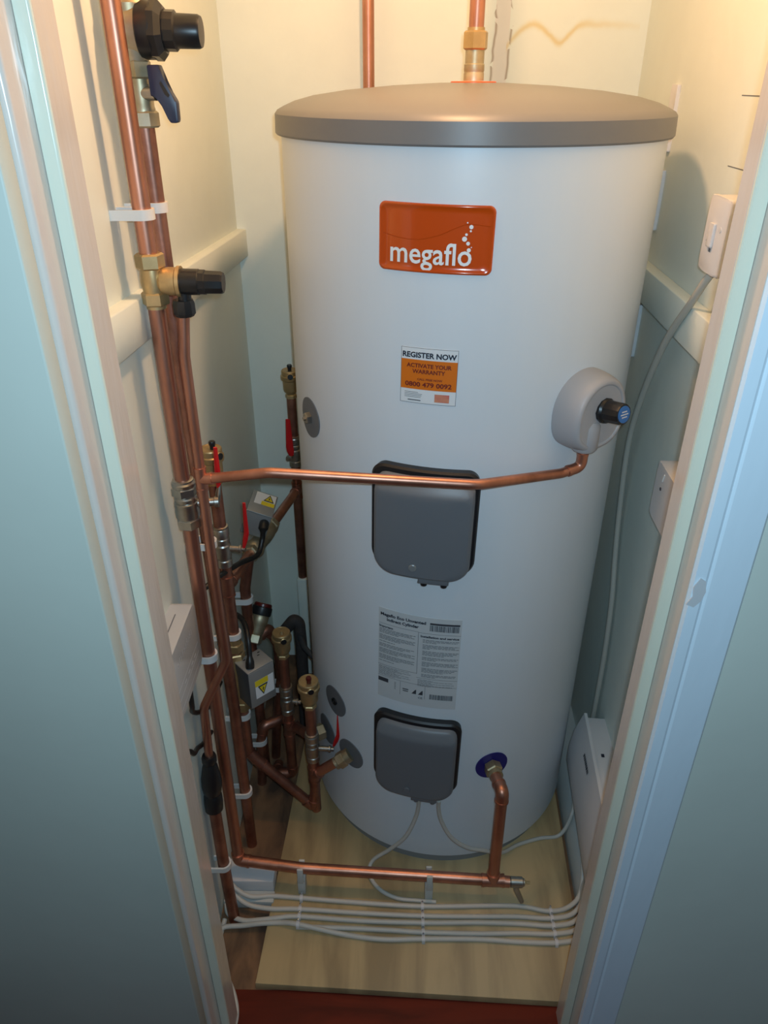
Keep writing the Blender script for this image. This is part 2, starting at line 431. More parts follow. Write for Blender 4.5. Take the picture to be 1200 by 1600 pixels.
# ---- orange badge
bw, bh = .1515, .085
bf = on_cyl(-12.8, 1.2895, -.012)
ol = rrect(bw, bh, .0085)
rs = [inset(ol, 0, 0, bw, bh), inset(ol, 0, .002, bw, bh), inset(ol, .0012, .0034, bw, bh), inset(ol, .0032, .0034, bw, bh), inset(ol, .0048, .0020, bw, bh)]
for f in (.85, .7, .5, .3, .1, .02): rs.append([(u * f * .936, v * f * .887, .0020) for u, v in ol])
badge = MB().rings(rs, bf).build('badge', M['orange'], cyl, angle=60, label='glossy orange badge with raised rim and white lettering')
bt = lambda u, v: bf(u - bw / 2, v - bh / 2, .0028)
text_mb([('megaflo', .0170, .0120, .0268, 'L', .1075)], bt).build('lettering', M['white_print'], badge, smooth=False)
bub = MB()
for px, py, pr in ((803, 270, 14), (801, 298, 7), (773, 322, 9), (762, 353, 17), (788, 385, 13), (796, 432, 14), (812, 412, 4), (776, 240, 5)):
    u = (px - 145) / 820 * bw; v = bh - (py - 95 - (px - 145) * .043) / 490 * bh; r = pr / 820 * bw
    bub.bm.faces.new([bub.bm.verts.new(bt(u + r * math.cos(k * PI / 8), v + r * math.sin(k * PI / 8))) for k in range(16)])
bub.build('bubbles', M['white_print'], badge, smooth=False)
# faint swoosh crease in the badge face
sw = MB()
pts = [(.006, .046), (.03, .0415), (.055, .041), (.08, .047), (.100, .056), (.118, .062), (.1455, .060)]
sp_ = smooth_path([(a, b, 0) for a, b in pts], 6)
for a, b in zip(sp_, sp_[1:]):
    sw.quad([bf(a.x - bw / 2, a.y - bh / 2, .0021), bf(b.x - bw / 2, b.y - bh / 2, .0021), bf(b.x - bw / 2, b.y - bh / 2 + .0009, .0026), bf(a.x - bw / 2, a.y - bh / 2 + .0009, .0026)])
sw.build('crease', M['orange'], badge)

# ---- warranty sticker
sw_, sh_ = .081, .0815
sf = on_cyl(-13.2, 1.1045, -.012)
st = sticker(sf, sw_, sh_, .0008, 'warranty_sticker', M['sticker'], cyl)
e = MB()
for a in ((0, 0, sw_, .0006), (0, sh_ - .0006, sw_, sh_), (0, 0, .0006, sh_), (sw_ - .0006, 0, sw_, sh_)):
    curved_rect(e, sf, a[0] - sw_ / 2, a[1] - sh_ / 2, a[2] - sw_ / 2, a[3] - sh_ / 2, .0009)
e.build('border', M['ink_soft'], st, smooth=False)
e = MB(); curved_rect(e, sf, -sw_ / 2 + .0006, sh_ / 2 - .0605, sw_ / 2 - .0006, sh_ / 2 - .0170, .0009)
e.build('orange_panel', M['orange_flat'], st, smooth=False)
tf = lambda u, v: sf(u, v - sh_ / 2 + .0, .0013)
tv = lambda y: sh_ - y
text_mb([('REGISTER NOW', 0, tv(.0137), .0074, 'C', .0765)], tf, .034).build('heading', M['ink'], st, smooth=False)
text_mb([('ACTIVATE YOUR', 0, tv(.0281), .0058, 'C', .064), ('WARRANTY', 0, tv(.0366), .0058, 'C', .047),
         ('CALL FREE NOW', .002, tv(.0465), .0029, 'C', .036), ('0800 479 0092', 0, tv(.0560), .0066, 'C', .067)], tf, .028).build('red_lettering', M['ink_red'], st, smooth=False)
e = MB()
for i in range(4): curved_rect(e, tf and (lambda u, v, h: sf(u, v, h)), -.034, sh_ / 2 - .0655 - i * .0024, -.034 + (.020, .026, .025, .024)[i], sh_ / 2 - .0648 - i * .0024, .0012)
curved_rect(e, sf, -.029, sh_ / 2 - .0778, -.010, sh_ / 2 - .0762, .0012)
e.build('small_print', M['ink_soft'], st, smooth=False)
e = MB(); curved_rect(e, sf, .010, sh_ / 2 - .0775, .031, sh_ / 2 - .0655, .0012)
e.build('picture', M['pic'], st, smooth=False)

# ---- data plate of small print
pw, ph = .147, .205
pf = on_cyl(-13.9, .5775, -.012)
dp = sticker(pf, pw, ph, .001, 'data_plate', M['plate'], cyl)
ptxt = lambda u, v: pf(u - pw / 2, ph / 2 - v, .0012)
prc = lambda mb, u0, v0, u1, v1: curved_rect(mb, lambda u, v, h: pf(u - pw / 2, ph / 2 - v, .0011), u0, v0, u1, v1, 0)
def ptf(u, v): return pf(u - pw / 2, v - ph / 2, .0012)
text_mb([('Megaflo Eco Unvented', .004, ph - .0150, .0060, 'L', .082), ('Indirect Cylinder', .016, ph - .0250, .0060, 'L', .058),
         ('Important', .002, ph - .0410, .0042, 'L', .026), ('Installation and service', .078, ph - .0430, .0044, 'L', .066)], ptf, .035).build('heading', M['ink'], dp, smooth=False)
e = MB(); prc(e, .093, .010, .144, .0140); e.build('black_band', M['ink_mid'], dp, smooth=False)
e = MB(); prc(e, .001, .158, .021, .167); e.build('black_block', M['ink_mid'], dp, smooth=False)
for u, u1, va, vb in ((.093, .143, .0148, .0275), (.099, .141, .172, .184)):
    e = MB()
    while u < u1:
        w = random.choice((.0005, .0007, .0011)); prc(e, u, va, u + w, vb); u += w + random.choice((.0004, .0006, .0009))
    e.build('bar_code', M['ink_mid'], dp, smooth=False)
e = MB()
def lines(u0, u1, v0, v1, step, hh, ends):
    v = v0; i = 0
    while v < v1:
        full = ends[i % len(ends)]
        if full > 0:
            u = u0
            while u < u0 + (u1 - u0) * full - .001:
                w = random.uniform(.003, .009); w = min(w, u0 + (u1 - u0) * full - u)
                prc(e, u, v, u + w, v + hh); u += w + .0010
        v += step; i += 1
lines(.002, .069, .0440, .122, .0028, .00115, (1, .9, 1, .55, 0, 1, .95, 1, .6, 0, .45, 0, 1, .9, .7, 0))
lines(.082, .145, .0475, .134, .0028, .00115, (1, .95, .4, 0, 1, .9, 1, .2, 0, 1, .95, .85, .6, 0))
lines(.002, .066, .130, .150, .0022, .0008, (.9, .6, .95, .7, .5))
lines(.076, .145, .140, .156, .0024, .0008, (.4, .9, .35, .95))
lines(.033, .036, .160, .178, .0026, .001, (1, 1, .8))
for a in ((.002, .0325, .074, .0331), (.074, .0335, .1465, .0341), (.0735, .0335, .0742, .128), (.0, .1265, .0742, .1272), (.0735, .1360, .1465, .1366), (0, .1530, .146, .1536), (.044, .154, .0446, .186), (.090, .156, .0906, .186)):
    prc(e, *a)
e.build('small_print', M['ink_soft'], dp, smooth=False)
e = MB()
for u0, v0 in ((.066, .166), (.078, .166)):                          # little mountain pictograms
    e.quad([ptxt(u0, v0 + .011), ptxt(u0 + .0085, v0 + .011), ptxt(u0 + .0085, v0), ptxt(u0 + .006, v0 + .002)])
prc(e, .049, .169, .060, .1712); prc(e, .0495, .1735, .0595, .1755)
e.build('pictograms', M['ink_mid'], dp, smooth=False)
text_mb([('CE', .0785, ph - .1865, .0045, 'L', .008)], ptf).build('mark', M['ink_mid'], dp, smooth=False)

# ---- immersion heater covers
def heater_cover(ac, zc, w, h, plugs, label):
    f = on_cyl(ac, zc, -.012)
    rad = [.020, .022, .030, .030]
    ol = rrect(w, h, rad, 9)
    rs = [inset(ol, 0, -.001, w, h), inset(ol, 0, .011, w, h), inset(ol, .003, .0145, w, h)]
    for k in (.85, .6, .35, .1): rs.append([(u * k * .96, v * k * .965, .0145) for u, v in ol])
    cv = MB().rings(rs, f).build('heater_cover', M['gasket'], cyl, label=label)
    w2, h2 = w - .021, h - .008
    rad2 = [.016, .017, .032, .032]
    o2 = [(u + .0015, v - .0055) for u, v in rrect(w2, h2, rad2, 9)]
    def hh(v, top): return top - .016 * max(0, (v - (h2 / 2 - .030)) / .030) ** 1.0      # the top of the lid slopes back
    rs = []
    for ins, top in ((0, .012), (0, .026), (.003, .0305), (.006, .032)):
        fx, fy = (w2 - 2 * ins) / w2, (h2 - 2 * ins) / h2
        rs.append([(u * fx, v * fy, max(.0125, hh(v * fy, top)) if top > .012 else .012) for u, v in o2])
    for k in (.93, .86, .79, .72, .6, .45, .3, .15, .03):
        rs.append([(u * k * .92, v * k * .93 if True else v, max(.0125, hh(v * k * .93, .032))) for u, v in o2])
    fr = MB().rings(rs, f).build('front', M['cover'], cv, angle=24)
    pb = MB()
    # outlet lip at the bottom right with two cable glands
    b0 = f(.020, -h / 2 - .002, .012); nrm = (f(.020, 0, .1) - f(.020, 0, 0)).normalized()
    mm = frame(f(.022, -h / 2 + .004, .013), nrm, (0, 0, 1))
    pb.prism([(-.012, -.026), (-.006, -.021), (.010, -.024), (.010, .024), (-.006, .021), (-.012, .026)][::-1], -.002, .016, mm, bev=.002)
    pb.build('outlet', M['cover'], cv)
    for du in (-.014, .016):
        g = MB().lathe([(.0052, -.020), (.0058, -.016), (.0058, .0)], frame(f(.022 + du, -h / 2 + .006, .022), (0, 0, 1)), 16)
        g.build('gland', M['gasket'] if plugs else M['cover'], cv)
    s = MB().lathe([(.0065, 0), (.0065, .0022), (.0055, .003), (.0, .003)], frame(f(-.008, -h / 2 + .022, .0315), nrm), 20)
    s.build('screw', M['zinc'] if plugs else M['cover'], cv)
    return cv
heater_cover(-13.2, .870, .165, .186, True, 'upper heater cover with a bright screw')
heater_cover(-13.2, .354, .163, .188, False, 'lower heater cover with two cables below')

# ---- port discs and plugs
def disc(a, z, m, name, r=.034, nut=None):
    f = on_cyl(a, z); n = (f(0, 0, .1) - f(0, 0, 0)).normalized()
    mb = MB()
    rs = []
    ol = [(r * math.cos(2 * PI * k / 36), r * math.sin(2 * PI * k / 36)) for k in range(36)]
    rs = [[(u, v, -.001) for u, v in ol], [(u, v, .0016) for u, v in ol]]
    for k in (.8, .55, .3, .02): rs.append([(u * k, v * k, .0016) for u, v in ol])
    d = mb.rings(rs, f).build(name, m, cyl)
    if nut == 'plug': MB().hexnut(.010, 0, .010, frame(f(0, 0, 0), n)).lathe([(.004, .009), (.004, .013), (0, .013)], frame(f(0, 0, 0), n), 4).build('plug', M['nickel'], d)
    if nut == 'hole': MB().lathe([(.008, 0), (.008, .0045), (.006, .0045), (.006, .003), (0, .003)], frame(f(0, 0, 0), n), 20).build('plug', M['black'], d)
    return d, f, n
disc(-60.6, .983, M['disc'], 'port_disc', nut='plug')
disc(-51.5, .385, M['disc'], 'port_disc', nut='hole')
disc(-59.5, .272, M['disc'], 'port_disc')
disc(-42.7, .271, M['disc'], 'port_disc')
disc(16.3, .317, M['bluedisc'], 'inlet_disc', .033)

# ---- relief valve housing with knob
tc_a, tc_z = 35.0, 1.040
Z_ = V((0, 0, 1))
tf0 = on_cyl(tc_a, tc_z)
tn = (tf0(0, 0, .1) - tf0(0, 0, 0)).normalized()
def dshape(rw, rt, rb, n=48):
    """round top, flatter drooping bottom"""
    out = []
    for k in range(n):
        a = 2 * PI * k / n; u = rw * math.cos(a); v = (rt if math.sin(a) > 0 else rb) * math.sin(a)
        e = 2.6 if math.sin(a) < 0 else 2.1
        cu, cv = math.cos(a), math.sin(a)
        u = rw * math.copysign(abs(cu) ** (2 / e), cu); v = (rt if cv > 0 else rb) * math.copysign(abs(cv) ** (2 / e), cv)
        out.append((u, v))
    return out
def flatmap(o, n):
    x = V((-n.y, n.x, 0)).normalized()
    return lambda u, v, h: o + x * u + V((0, 0, 1)) * v + n * h
base = dshape(.056, .064, .056)
rs = []
fm = flatmap(tf0(0, 0, 0), tn)
hb = MB()
R0 = [tf0(u, v, -.001) for u, v in base]
levels = [(1.0, .006), (.985, .018), (.95, .031), (.91, .038), (.86, .0415), (.80, .042), (.775, .0415), (.76, .040)]
rings_ = [[hb.bm.verts.new(p) for p in R0]]
for s_, h_ in levels: rings_.append([hb.bm.verts.new(fm(u * s_, v * s_, h_)) for u, v in base])
for s_ in (.6, .3, .04): rings_.append([hb.bm.verts.new(fm(u * .76 * s_, v * .76 * s_, .040)) for u, v in base])
for a, b in zip(rings_, rings_[1:]):
    for k in range(48): hb.bm.faces.new((a[k], a[(k + 1) % 48], b[(k + 1) % 48], b[k]))
hb.bm.faces.new(rings_[-1])
hb = hb.build('relief_valve_housing', M['cap'], cyl, angle=50, label='rounded grey housing with black and blue knob')
# moulded lower bulge where the outlet leaves
mb = MB().lathe([(.017, .0), (.020, .004), (.020, .040), (.016, .048)], frame(V((.1715, -.2645, .986)), (0, 0, 1)), 28)
mb.build('outlet_boss', M['cap'], hb)
kn = [(.016, -.004), (.0190, .001), (.0190, .006), (.0165, .009), (.0158, .033), (.0148, .036)]
kd = (tn + Z_ * .16).normalized()
km = frame(fm(.004, .010, .039), kd)
MB().lathe(kn, km, 12).build('knob', M['black'], hb, angle=25)
MB().lathe([(.0125, .0355), (.0125, .0368), (0, .0368)], km, 24).build('knob_cap', M['bluecap'], hb)
ar = MB()
for dz in (-.004, .0, .004):
    w_ = .008 if dz == 0 else .0055
    ar.quad([km @ V((dz + a, b, .0372)) for a, b in ((-.0009, -w_), (-.0009, w_), (.0009, w_), (.0009, -w_))])
ar.build('knob_marks', M['plastic'], hb, smooth=False)

# ================================================================== PIPES
RP = .011
def elbow(mb, pts, i, r, arm=.022, lip=True):
    p = V(pts[i]); d1 = (V(pts[i - 1]) - p).normalized(); d2 = (V(pts[i + 1]) - p).normalized()
    path = fillet([p + d1 * arm, p, p + d2 * arm], arm * .6, 8)
    mb.tube(path, r * 1.13)
    if lip:
        for d in (d1, d2): mb.tube([p + d * (arm - .003), p + d * (arm + .0015)], r * 1.2)
    return mb
def tee(mb, p, run, branch, r, rb=None, arm=.021):
    p = V(p); run = V(run).normalized(); br = V(branch).normalized(); rb = rb or r
    mb.tube([p - run * arm, p + run * arm], r * 1.13); mb.tube([p, p + br * arm], rb * 1.13)
    for d, q in ((run, r), (-run, r), (br, rb)): mb.tube([p + d * (arm - .003), p + d * (arm + .0015)], q * 1.2)
    return mb
def pipe(label, pts, r, loc, mat_='copper', fil=.03, elbows=(), tees=(), group=None, name='copper_pipe'):
    t = thing(name, label, 'pipe', loc, group)
    MB().tube(fillet(pts, fil), r, 20).build('tube', M[mat_], t)
    for i in elbows: elbow(MB(), pts, i, r).build('elbow', M[mat_], t)
    for a in tees: tee(MB(), *a).build('tee_fitting', M[mat_], t)
    return t
Z = V((0, 0, 1))
# -- P1: incoming main, front riser on the left wall, turning along the floor to the cylinder
p1_top = (-.420, -.334, ZC); cor = V((-.423, -.330, .088)); hz_end = V((.092, -.363, .082))
p1 = pipe('front copper riser on the left wall, through both compression fittings', [p1_top, (-.420, -.334, .96), (-.4195, -.333, .89), cor, (-.34, -.341, .0875)], RP, cor, elbows=(3,), fil=.012)
# lower run
p1b = pipe('horizontal copper pipe across the plywood in front of the cylinder', [(-.40, -.3325, .088), (-.294, -.346, .0875), hz_end, (.125, -.3655, .0815)], RP, (-.1, -.35, .075), fil=.01)
riser_pts = [(.083, -.297, .320), (.093, -.350, .326), hz_end]
p_in = pipe('copper elbow riser rising to the blue disc at the cylinder foot', riser_pts, RP, hz_end, fil=.03, elbows=(1,), tees=((hz_end, (1, -.006, -.011), (0, .045, 1), RP),))
nd = V((.083 - .0813, -.297 + .278, .003)).normalized()
MB().hexnut(.0175, .0, .020, frame((.0815, -.281, .3175), (V((.093, -.350, .326)) - V((.083, -.297, .320))))).lathe([(.0135, .018), (.0135, .030)], frame((.0815, -.281, .3175), (V((.093, -.350, .326)) - V((.083, -.297, .320)))), 20).build('compression_nut', M['dzr'], p_in, angle=30)
dc = thing('drain_cock', 'small drain cock on the right end of the horizontal copper pipe', 'drain cock', (.13, -.366, .06))
md = frame((.118, -.3652, .0815), (1, -.02, -.02))
MB().lathe([(.0085, 0), (.0085, .008), (.0105, .009), (.0105, .032), (.008, .034), (.008, .036)], md, 20).build('body', M['nickel'], dc)
MB().lathe([(.0055, .035), (.0055, .039), (.0035, .040), (.0035, .048)], md, 4).build('square_key', M['brass'], dc, angle=30)
MB().tube([(.136, -.3655, .080), (.140, -.370, .062), (.152, -.378, .036)], [.006, .006, .0048], 14).build('spout', M['nickel'], dc)

# -- P2: behind it, from the pressure valve down to the floor
p2 = pipe('copper riser behind the front riser, hanging from the blue lever valve', [(-.419, -.279, ZC), (-.418, -.279, 1.45), (-.42, -.272, 1.25), (-.42, -.250, .80), (-.42, -.226, .40), (-.42, -.230, .0)], RP, (-.42, -.23, 0), mat_='copper_dull', fil=.2)  # darker copper puts the shade behind the front riser into the colour
# -- discharge pipe
dp_ = [(-.3855, -.334, 1.212), (-.392, -.336, 1.150), (-.391, -.340, .970), (-.391, -.341, .720), (-.389, -.343, .632), (-.4335, -.360, .542), (-.4355, -.369, .425)]
pd = pipe('slim copper discharge pipe from the black relief valve to the tundish', dp_, .0075, dp_[-1], fil=.035, tees=((dp_[2], (.0, .0, 1), (1, -.16, .13), .0075, .0075, .017),))
ph_ = [(-.377, -.3425, .972), (-.361, -.345, .975), (-.289, -.358, .990), (.004, -.358, .9735), (.140, -.276, .951), (.1715, -.2645, .957), (.1715, -.2645, 1.000)]
phz = pipe('slim copper pipe bent across the front of the cylinder to the grey housing', ph_, .0075, (-.05, -.36, .96), fil={1: .02, 2: .05, 3: .05, 4: .02, 5: .012, 6: .01}, elbows=(5,))
tu = thing('tundish', 'black plastic tundish below the slim discharge pipe', 'tundish', (-.438, -.378, .305))
ta = V((-.4355, -.369, .436)); tb = V((-.438, -.380, .306))
MB().lathe([(.0115, 0), (.0130, .004), (.0130, .014), (.0105, .018), (.0135, .026), (.0180, .052), (.0185, .070), (.0165, .084), (.0135, .092)], frame(ta, tb - ta), 24).build('cup', M['black'], tu)
MB().lathe([(.0135, .090), (.0165, .096), (.0172, .112), (.0165, .128), (.012, .131)], frame(ta, tb - ta), 24).build('outlet_nut', M['black'], tu)
p_drain = pipe('short copper pipe from the black tundish into the floorboards', [(-.4375, -.3795, .31), (-.434, -.390, .16), (-.427, -.401, .0)], RP, (-.427, -.401, 0), mat_='copper_dull', fil=.05)
# -- pipes over the cylinder
p_out = thing('copper_pipe', 'copper pipe rising from the brass nut on top of the lid', 'pipe', (0, 0, 1.466))
MB().tube([(0, 0, 1.50), (0, 0, ZC)], RP, 20).build('tube', M['copper'], p_out)
mz = Matrix.Translation((0, 0, 0))
MB().hexnut(.0185, 1.505, 1.529, mz, .25).lathe([(.0125, 1.527), (.0125, 1.533)], mz, 20).build('compression_nut', M['brass'], p_out, angle=30)
MB().lathe([(.0150, 1.466), (.0150, 1.4755), (.0146, 1.4765), (.0146, 1.478), (.0150, 1.479), (.0150, 1.487), (.0140, 1.488), (.0140, 1.507)], mz, 28).build('threaded_stub', M['dzr'], p_out, angle=30)
single('copper_pipe', MB().tube([(-.168, .362, 0), (-.168, .362, ZC)], RP, 20), M['copper'], 'plain copper pipe running up the back wall behind the lid', 'pipe')

# ================================================================== VALVES ON THE LEFT RISERS
pv = thing('pressure_reducing_valve', 'large brass pressure valve with black cap, top left', 'pressure valve', (-.418, -.279, 1.484))
mz = Matrix.Translation((-.418, -.279, 0)); mx = frame((-.4235, -.279, 1.516), (1, 0, -.03))
MB().lathe([(.014, 1.484), (.017, 1.492), (.020, 1.50), (.022, 1.54), (.017, 1.548), (.0145, 1.556), (.0165, 1.557), (.0165, 1.562), (.0145, 1.563), (.0165, 1.566), (.0165, 1.573), (.0120, 1.575), (.0120, 1.60)], mz, 28).lathe([(.020, -.005), (.0265, .000), (.0275, .016)], mx, 32).build('body', M['dzr'], pv, angle=30)
MB().lathe([(.028, .0155), (.0295, .017), (.0295, .031), (.0245, .041)], mx, 32).lathe([(.031, .030), (.031, .038), (.0240, .044)], mx, 8, .2).lathe([(.0205, .043), (.0205, .056), (.0175, .058)], mx, 12).build('bonnet', M['black'], pv, angle=25)
MB().lathe([(.0175, .057), (.0170, .082), (.0155, .085), (.0, .0855)], mx, 28).build('knob', M['black'], pv)
tt = []
lt = MB()
for k in range(16):                                   # moulded lettering round the cap edge
    a = PI + .5 + k * .075; b = a + .045
    for x_ in (.0195, .0225):
        q = [mx @ V((.0298 * math.cos(t_), .0298 * math.sin(t_), xx)) for t_, xx in ((a, x_), (b, x_), (b, x_ + .002), (a, x_ + .002))]
        lt.quad(q)
lt.build('cap_marks', M['ink_soft'], pv, smooth=False)
bv = thing('isolation_valve', 'brass isolation valve with a navy blue lever', 'valve', (-.417, -.279, 1.415))
mz = Matrix.Translation((-.4175, -.279, 0))
MB().hexnut(.0165, 1.467, 1.486, mz, .62).lathe([(.0125, 1.462), (.0125, 1.468)], mz, 20).lathe([(.0140, 1.433), (.0142, 1.436), (.0135, 1.438), (.0135, 1.462)], mz, 24).hexnut(.0175, 1.416, 1.434, mz, .1).build('body', M['dzr'], bv, angle=30)
MB().lathe([(.0075, 0), (.0075, .016)], frame((-.412, -.285, 1.452), (1, -.3, 0)), 18).build('stem', M['nickel'], bv)
lev = MB()
poly = [(-.402, 1.481), (-.387, 1.481), (-.384, 1.463), (-.372, 1.444), (-.3725, 1.424), (-.3745, 1.4215), (-.3825, 1.4215), (-.3845, 1.426), (-.388, 1.440), (-.394, 1.449), (-.402, 1.449)]
mm = Matrix(((1, 0, 0, 0), (0, 0, -1, -.284), (0, 1, 0, 0), (0, 0, 0, 1)))
lev.prism(poly, -.001, .013, mm, bev=.002)
lev = lev.build('lever', M['blue'], bv, angle=30)
MB().prism([(-.3895, 1.4625), (-.3875, 1.465), (-.379, 1.4505), (-.381, 1.448), (-.385, 1.4515)], .0125, .0135, mm).build('slot', M['black'], lev)

rv = thing('relief_valve', 'brass relief valve with black head above the slim discharge pipe', 'relief valve', (-.42, -.334, 1.222))
mz = Matrix.Translation((-.4195, -.334, 0)); mx = frame((-.4195, -.334, 1.247), (1, 0, -.02))
MB().hexnut(.0178, 1.262, 1.281, mz, .3).lathe([(.0135, 1.233), (.0150, 1.247), (.0135, 1.262)], mz, 24).hexnut(.0172, 1.217, 1.234, mz, .1).lathe([(.0125, 1.213), (.0125, 1.218)], mz, 20).build('body', M['brass'], rv, angle=30)
MB().lathe([(.010, .006), (.0155, .012), (.0172, .020), (.0172, .030), (.0145, .032)], mx, 28).lathe([(.0190, .0315), (.0190, .036)], mx, 28).build('side_branch', M['brass'], rv, angle=30)
hd = MB().lathe([(.0160, .036), (.0160, .058), (.0145, .060)], mx, 24).lathe([(.0155, .056), (.0155, .066), (.0145, .067), (.0140, .086), (.0125, .089), (0, .089)], mx, 10).build('head', M['black'], rv, angle=25)
MB().lathe([(.0085, 1.222), (.0085, 1.245)], Matrix.Translation((-.382, -.3343, 0)), 20).build('outlet', M['black'], rv)
MB().lathe([(.0115, 1.203), (.0145, 1.207), (.0145, 1.219), (.0125, 1.224)], Matrix.Translation((-.3845, -.3342, 0)), 10).build('outlet_nut', M['black'], rv, angle=25)

sv = thing('stop_valve', 'nickel stop valve with red lever on the front riser', 'valve', (-.42, -.334, .885))
mz = Matrix.Translation((-.4195, -.3335, 0))
MB().hexnut(.0190, .940, .956, mz, .5).lathe([(.0165, .955), (.0175, .957), (.0175, .961), (.0150, .963), (.0150, .966), (.0125, .967)], mz, 28).lathe([(.0150, .930), (.0168, .932), (.0168, .937), (.0150, .939), (.0150, .9405)], mz, 28).lathe([(.0150, .902), (.0178, .905), (.0182, .914), (.0176, .921), (.0182, .923), (.0176, .929), (.0150, .931)], mz, 32).hexnut(.0185, .886, .903, mz, .9).build('body', M['nickel'], sv, angle=30)
MB().lathe([(.0065, .015), (.0065, .040), (.0085, .041), (.0085, .047)], frame((-.4195, -.3335, .925), (1, .15, .0)), 18).build('stem', M['nickel'], sv)
def lever_plate(mb, pts, w, wdir, r=.0):
    """padded flat lever swept along pts, w wide along wdir"""
    pts = fillet(pts, .006, 4); wd = V(wdir).normalized(); rings = []
    for i, p in enumerate(pts):
        t = (pts[min(i + 1, len(pts) - 1)] - pts[max(i - 1, 0)]).normalized(); n = t.cross(wd).normalized()
        h = r or .0030; e = .6 if i in (0, len(pts) - 1) else 1
        rings.append([mb.bm.verts.new(p + wd * (w * e * math.cos(a)) + n * (h * e * math.sin(a))) for a in [k * PI / 6 for k in range(12)]])
    for a, b in zip(rings, rings[1:]):
        for k in range(12): mb.bm.faces.new((a[k], a[(k + 1) % 12], b[(k + 1) % 12], b[k]))
    mb.bm.faces.new(rings[0][::-1]); mb.bm.faces.new(rings[-1]); return mb
lever_plate(MB(), [(-.3745, -.327, .922), (-.3735, -.324, .936), (-.371, -.321, .950)], .0048, (1, -.4, 0)).build('lever_arm', M['nickel'], sv)
lever_plate(MB(), [(-.3725, -.3215, .944), (-.3715, -.320, .965), (-.3705, -.3195, 1.010)], .0052, (1, -.4, 0), .0036).build('lever', M['red'], sv)

# ================================================================== AIR VENTS
def air_vent(x, y, z, s, label, az=-90, cap='black'):
    t = thing('air_vent', label, 'air vent', (x, y, z), 'brass automatic air vents')
    m = Matrix.Translation((x, y, z)) @ Matrix.Scale(s, 4)
    MB().hexnut(.0135, .0, .010, m).lathe([(.010, .010), (.0115, .013), (.0155, .0175), (.0168, .022), (.0172, .043), (.0205, .0455), (.0212, .048), (.0212, .055), (.0190, .057), (.0190, .0660), (.0178, .0680), (.0165, .0680), (.0160, .0672), (0, .0672)], m, 32).build('body', M['brass'], t, angle=30)
    a = math.radians(az); d = V((math.cos(a), math.sin(a), 0))
    MB().lathe([(.0074, .0), (.0074, .006), (.0062, .0068), (.0060, .005), (0, .005)], frame(V((x, y, z + .0575 * s)) + d * .0165 * s, d * 1 + Z * .15), 18).build('side_port', M['brass'], t)
    MB().lathe([(.0059, .0), (.0059, .0012), (0, .0012)], frame(V((x, y, z + .0575 * s)) + d * (.0165 * s + .0052) + Z * .0008, d + Z * .15), 14).build('port_hole', M['black'], t)
    c = V((x, y, z + .0690 * s)) + d * (.006 * s)
    if cap == 'none':
        MB().lathe([(.0050, -.001), (.0035, .003), (.0025, .006), (0, .0065)], Matrix.Translation(c), 14).build('bleed_screw', M['brass'], t)
    else:
        MB().lathe([(.0045, -.001), (.0045, .006), (.0055, .0065), (.0058, .011), (.0048, .013), (0, .013)], Matrix.Translation(c), 14).build('bleed_cap', M['black' if cap == 'black' else 'maroon'], t)
    return t

def ball_valve(x, y, z0, z1, label, stem_dir, lever=None, ldir=(1, 0, 0), name='ball_valve', longstem=.03, lw=.0050):
    t = thing(name, label, 'valve', (x, y, z0), None)
    m = Matrix.Translation((x, y, 0)); h = z1 - z0
    q = lambda f: z0 + f * h
    MB().lathe([(.0120, q(0)), (.0142, q(.02)), (.0142, q(.17)), (.0128, q(.19)), (.0128, q(.22)), (.0148, q(.25)), (.0155, q(.40)), (.0148, q(.54)), (.0130, q(.57)), (.0130, q(.60)), (.0140, q(.62)), (.0140, q(.70)), (.0128, q(.72)), (.0128, q(.75)), (.0146, q(.77)), (.0146, q(.92)), (.0132, q(.95)), (.0140, q(.97)), (.0140, q(1.0)), (.0118, q(1.01))], m, 28).build('body', M['nickel'], t, angle=30)
    sd = V(stem_dir).normalized(); zc = z0 + .45 * h
    MB().lathe([(.0055, .010), (.0055, longstem - .006), (.0075, longstem - .005), (.0075, longstem - .001), (.0045, longstem), (.0045, longstem + .006)], frame((x, y, zc), sd), 16).build('stem', M['nickel'], t)
    if lever: lever_plate(MB(), lever, lw, ldir).build('lever', M['red'], t)
    return t

# -- P3 group: vent, ball valve, riser with zone valve
x3, y3 = -.420, -.164
air_vent(x3, y3, .868, 1.0, 'brass air vent half hidden by a red lever, left wall', az=-35)
ball_valve(x3, y3, .700, .785, 'nickel ball valve with red lever below the leftmost air vent', (1, -.1, 0), [(-.381, -.169, .742), (-.377, -.167, .758), (-.374, -.166, .772), (-.373, -.165, .832)], (1, -.3, 0), longstem=.036)
P3 = pipe('copper riser between the leftmost air vent and the lower zone valve', [(x3, y3, .872), (x3, y3, .66), (x3, y3, .22), (-.405, -.166, .198), (-.286, -.178, .064), (-.279, -.178, .12)], RP, (x3, y3, .06), mat_='copper_dull', fil=.02, elbows=(3, 4), tees=(((x3, y3, .655), (0, 0, 1), (.13, .95, -.12), RP),))
MB().hexnut(.0165, .500, .520, Matrix.Translation((x3, y3, 0))).lathe([(.0130, .519), (.0130, .530)], Matrix.Translation((x3, y3, 0)), 20).hexnut(.0172, .474, .496, Matrix.Translation((x3, y3, 0)), .3).lathe([(.0145, .37), (.0185, .40), (.0185, .45), (.0145, .476)], Matrix.Translation((x3, y3, 0)), 24).hexnut(.0165, .345, .368, Matrix.Translation((x3, y3, 0))).build('valve_body', M['brass'], P3, angle=30)
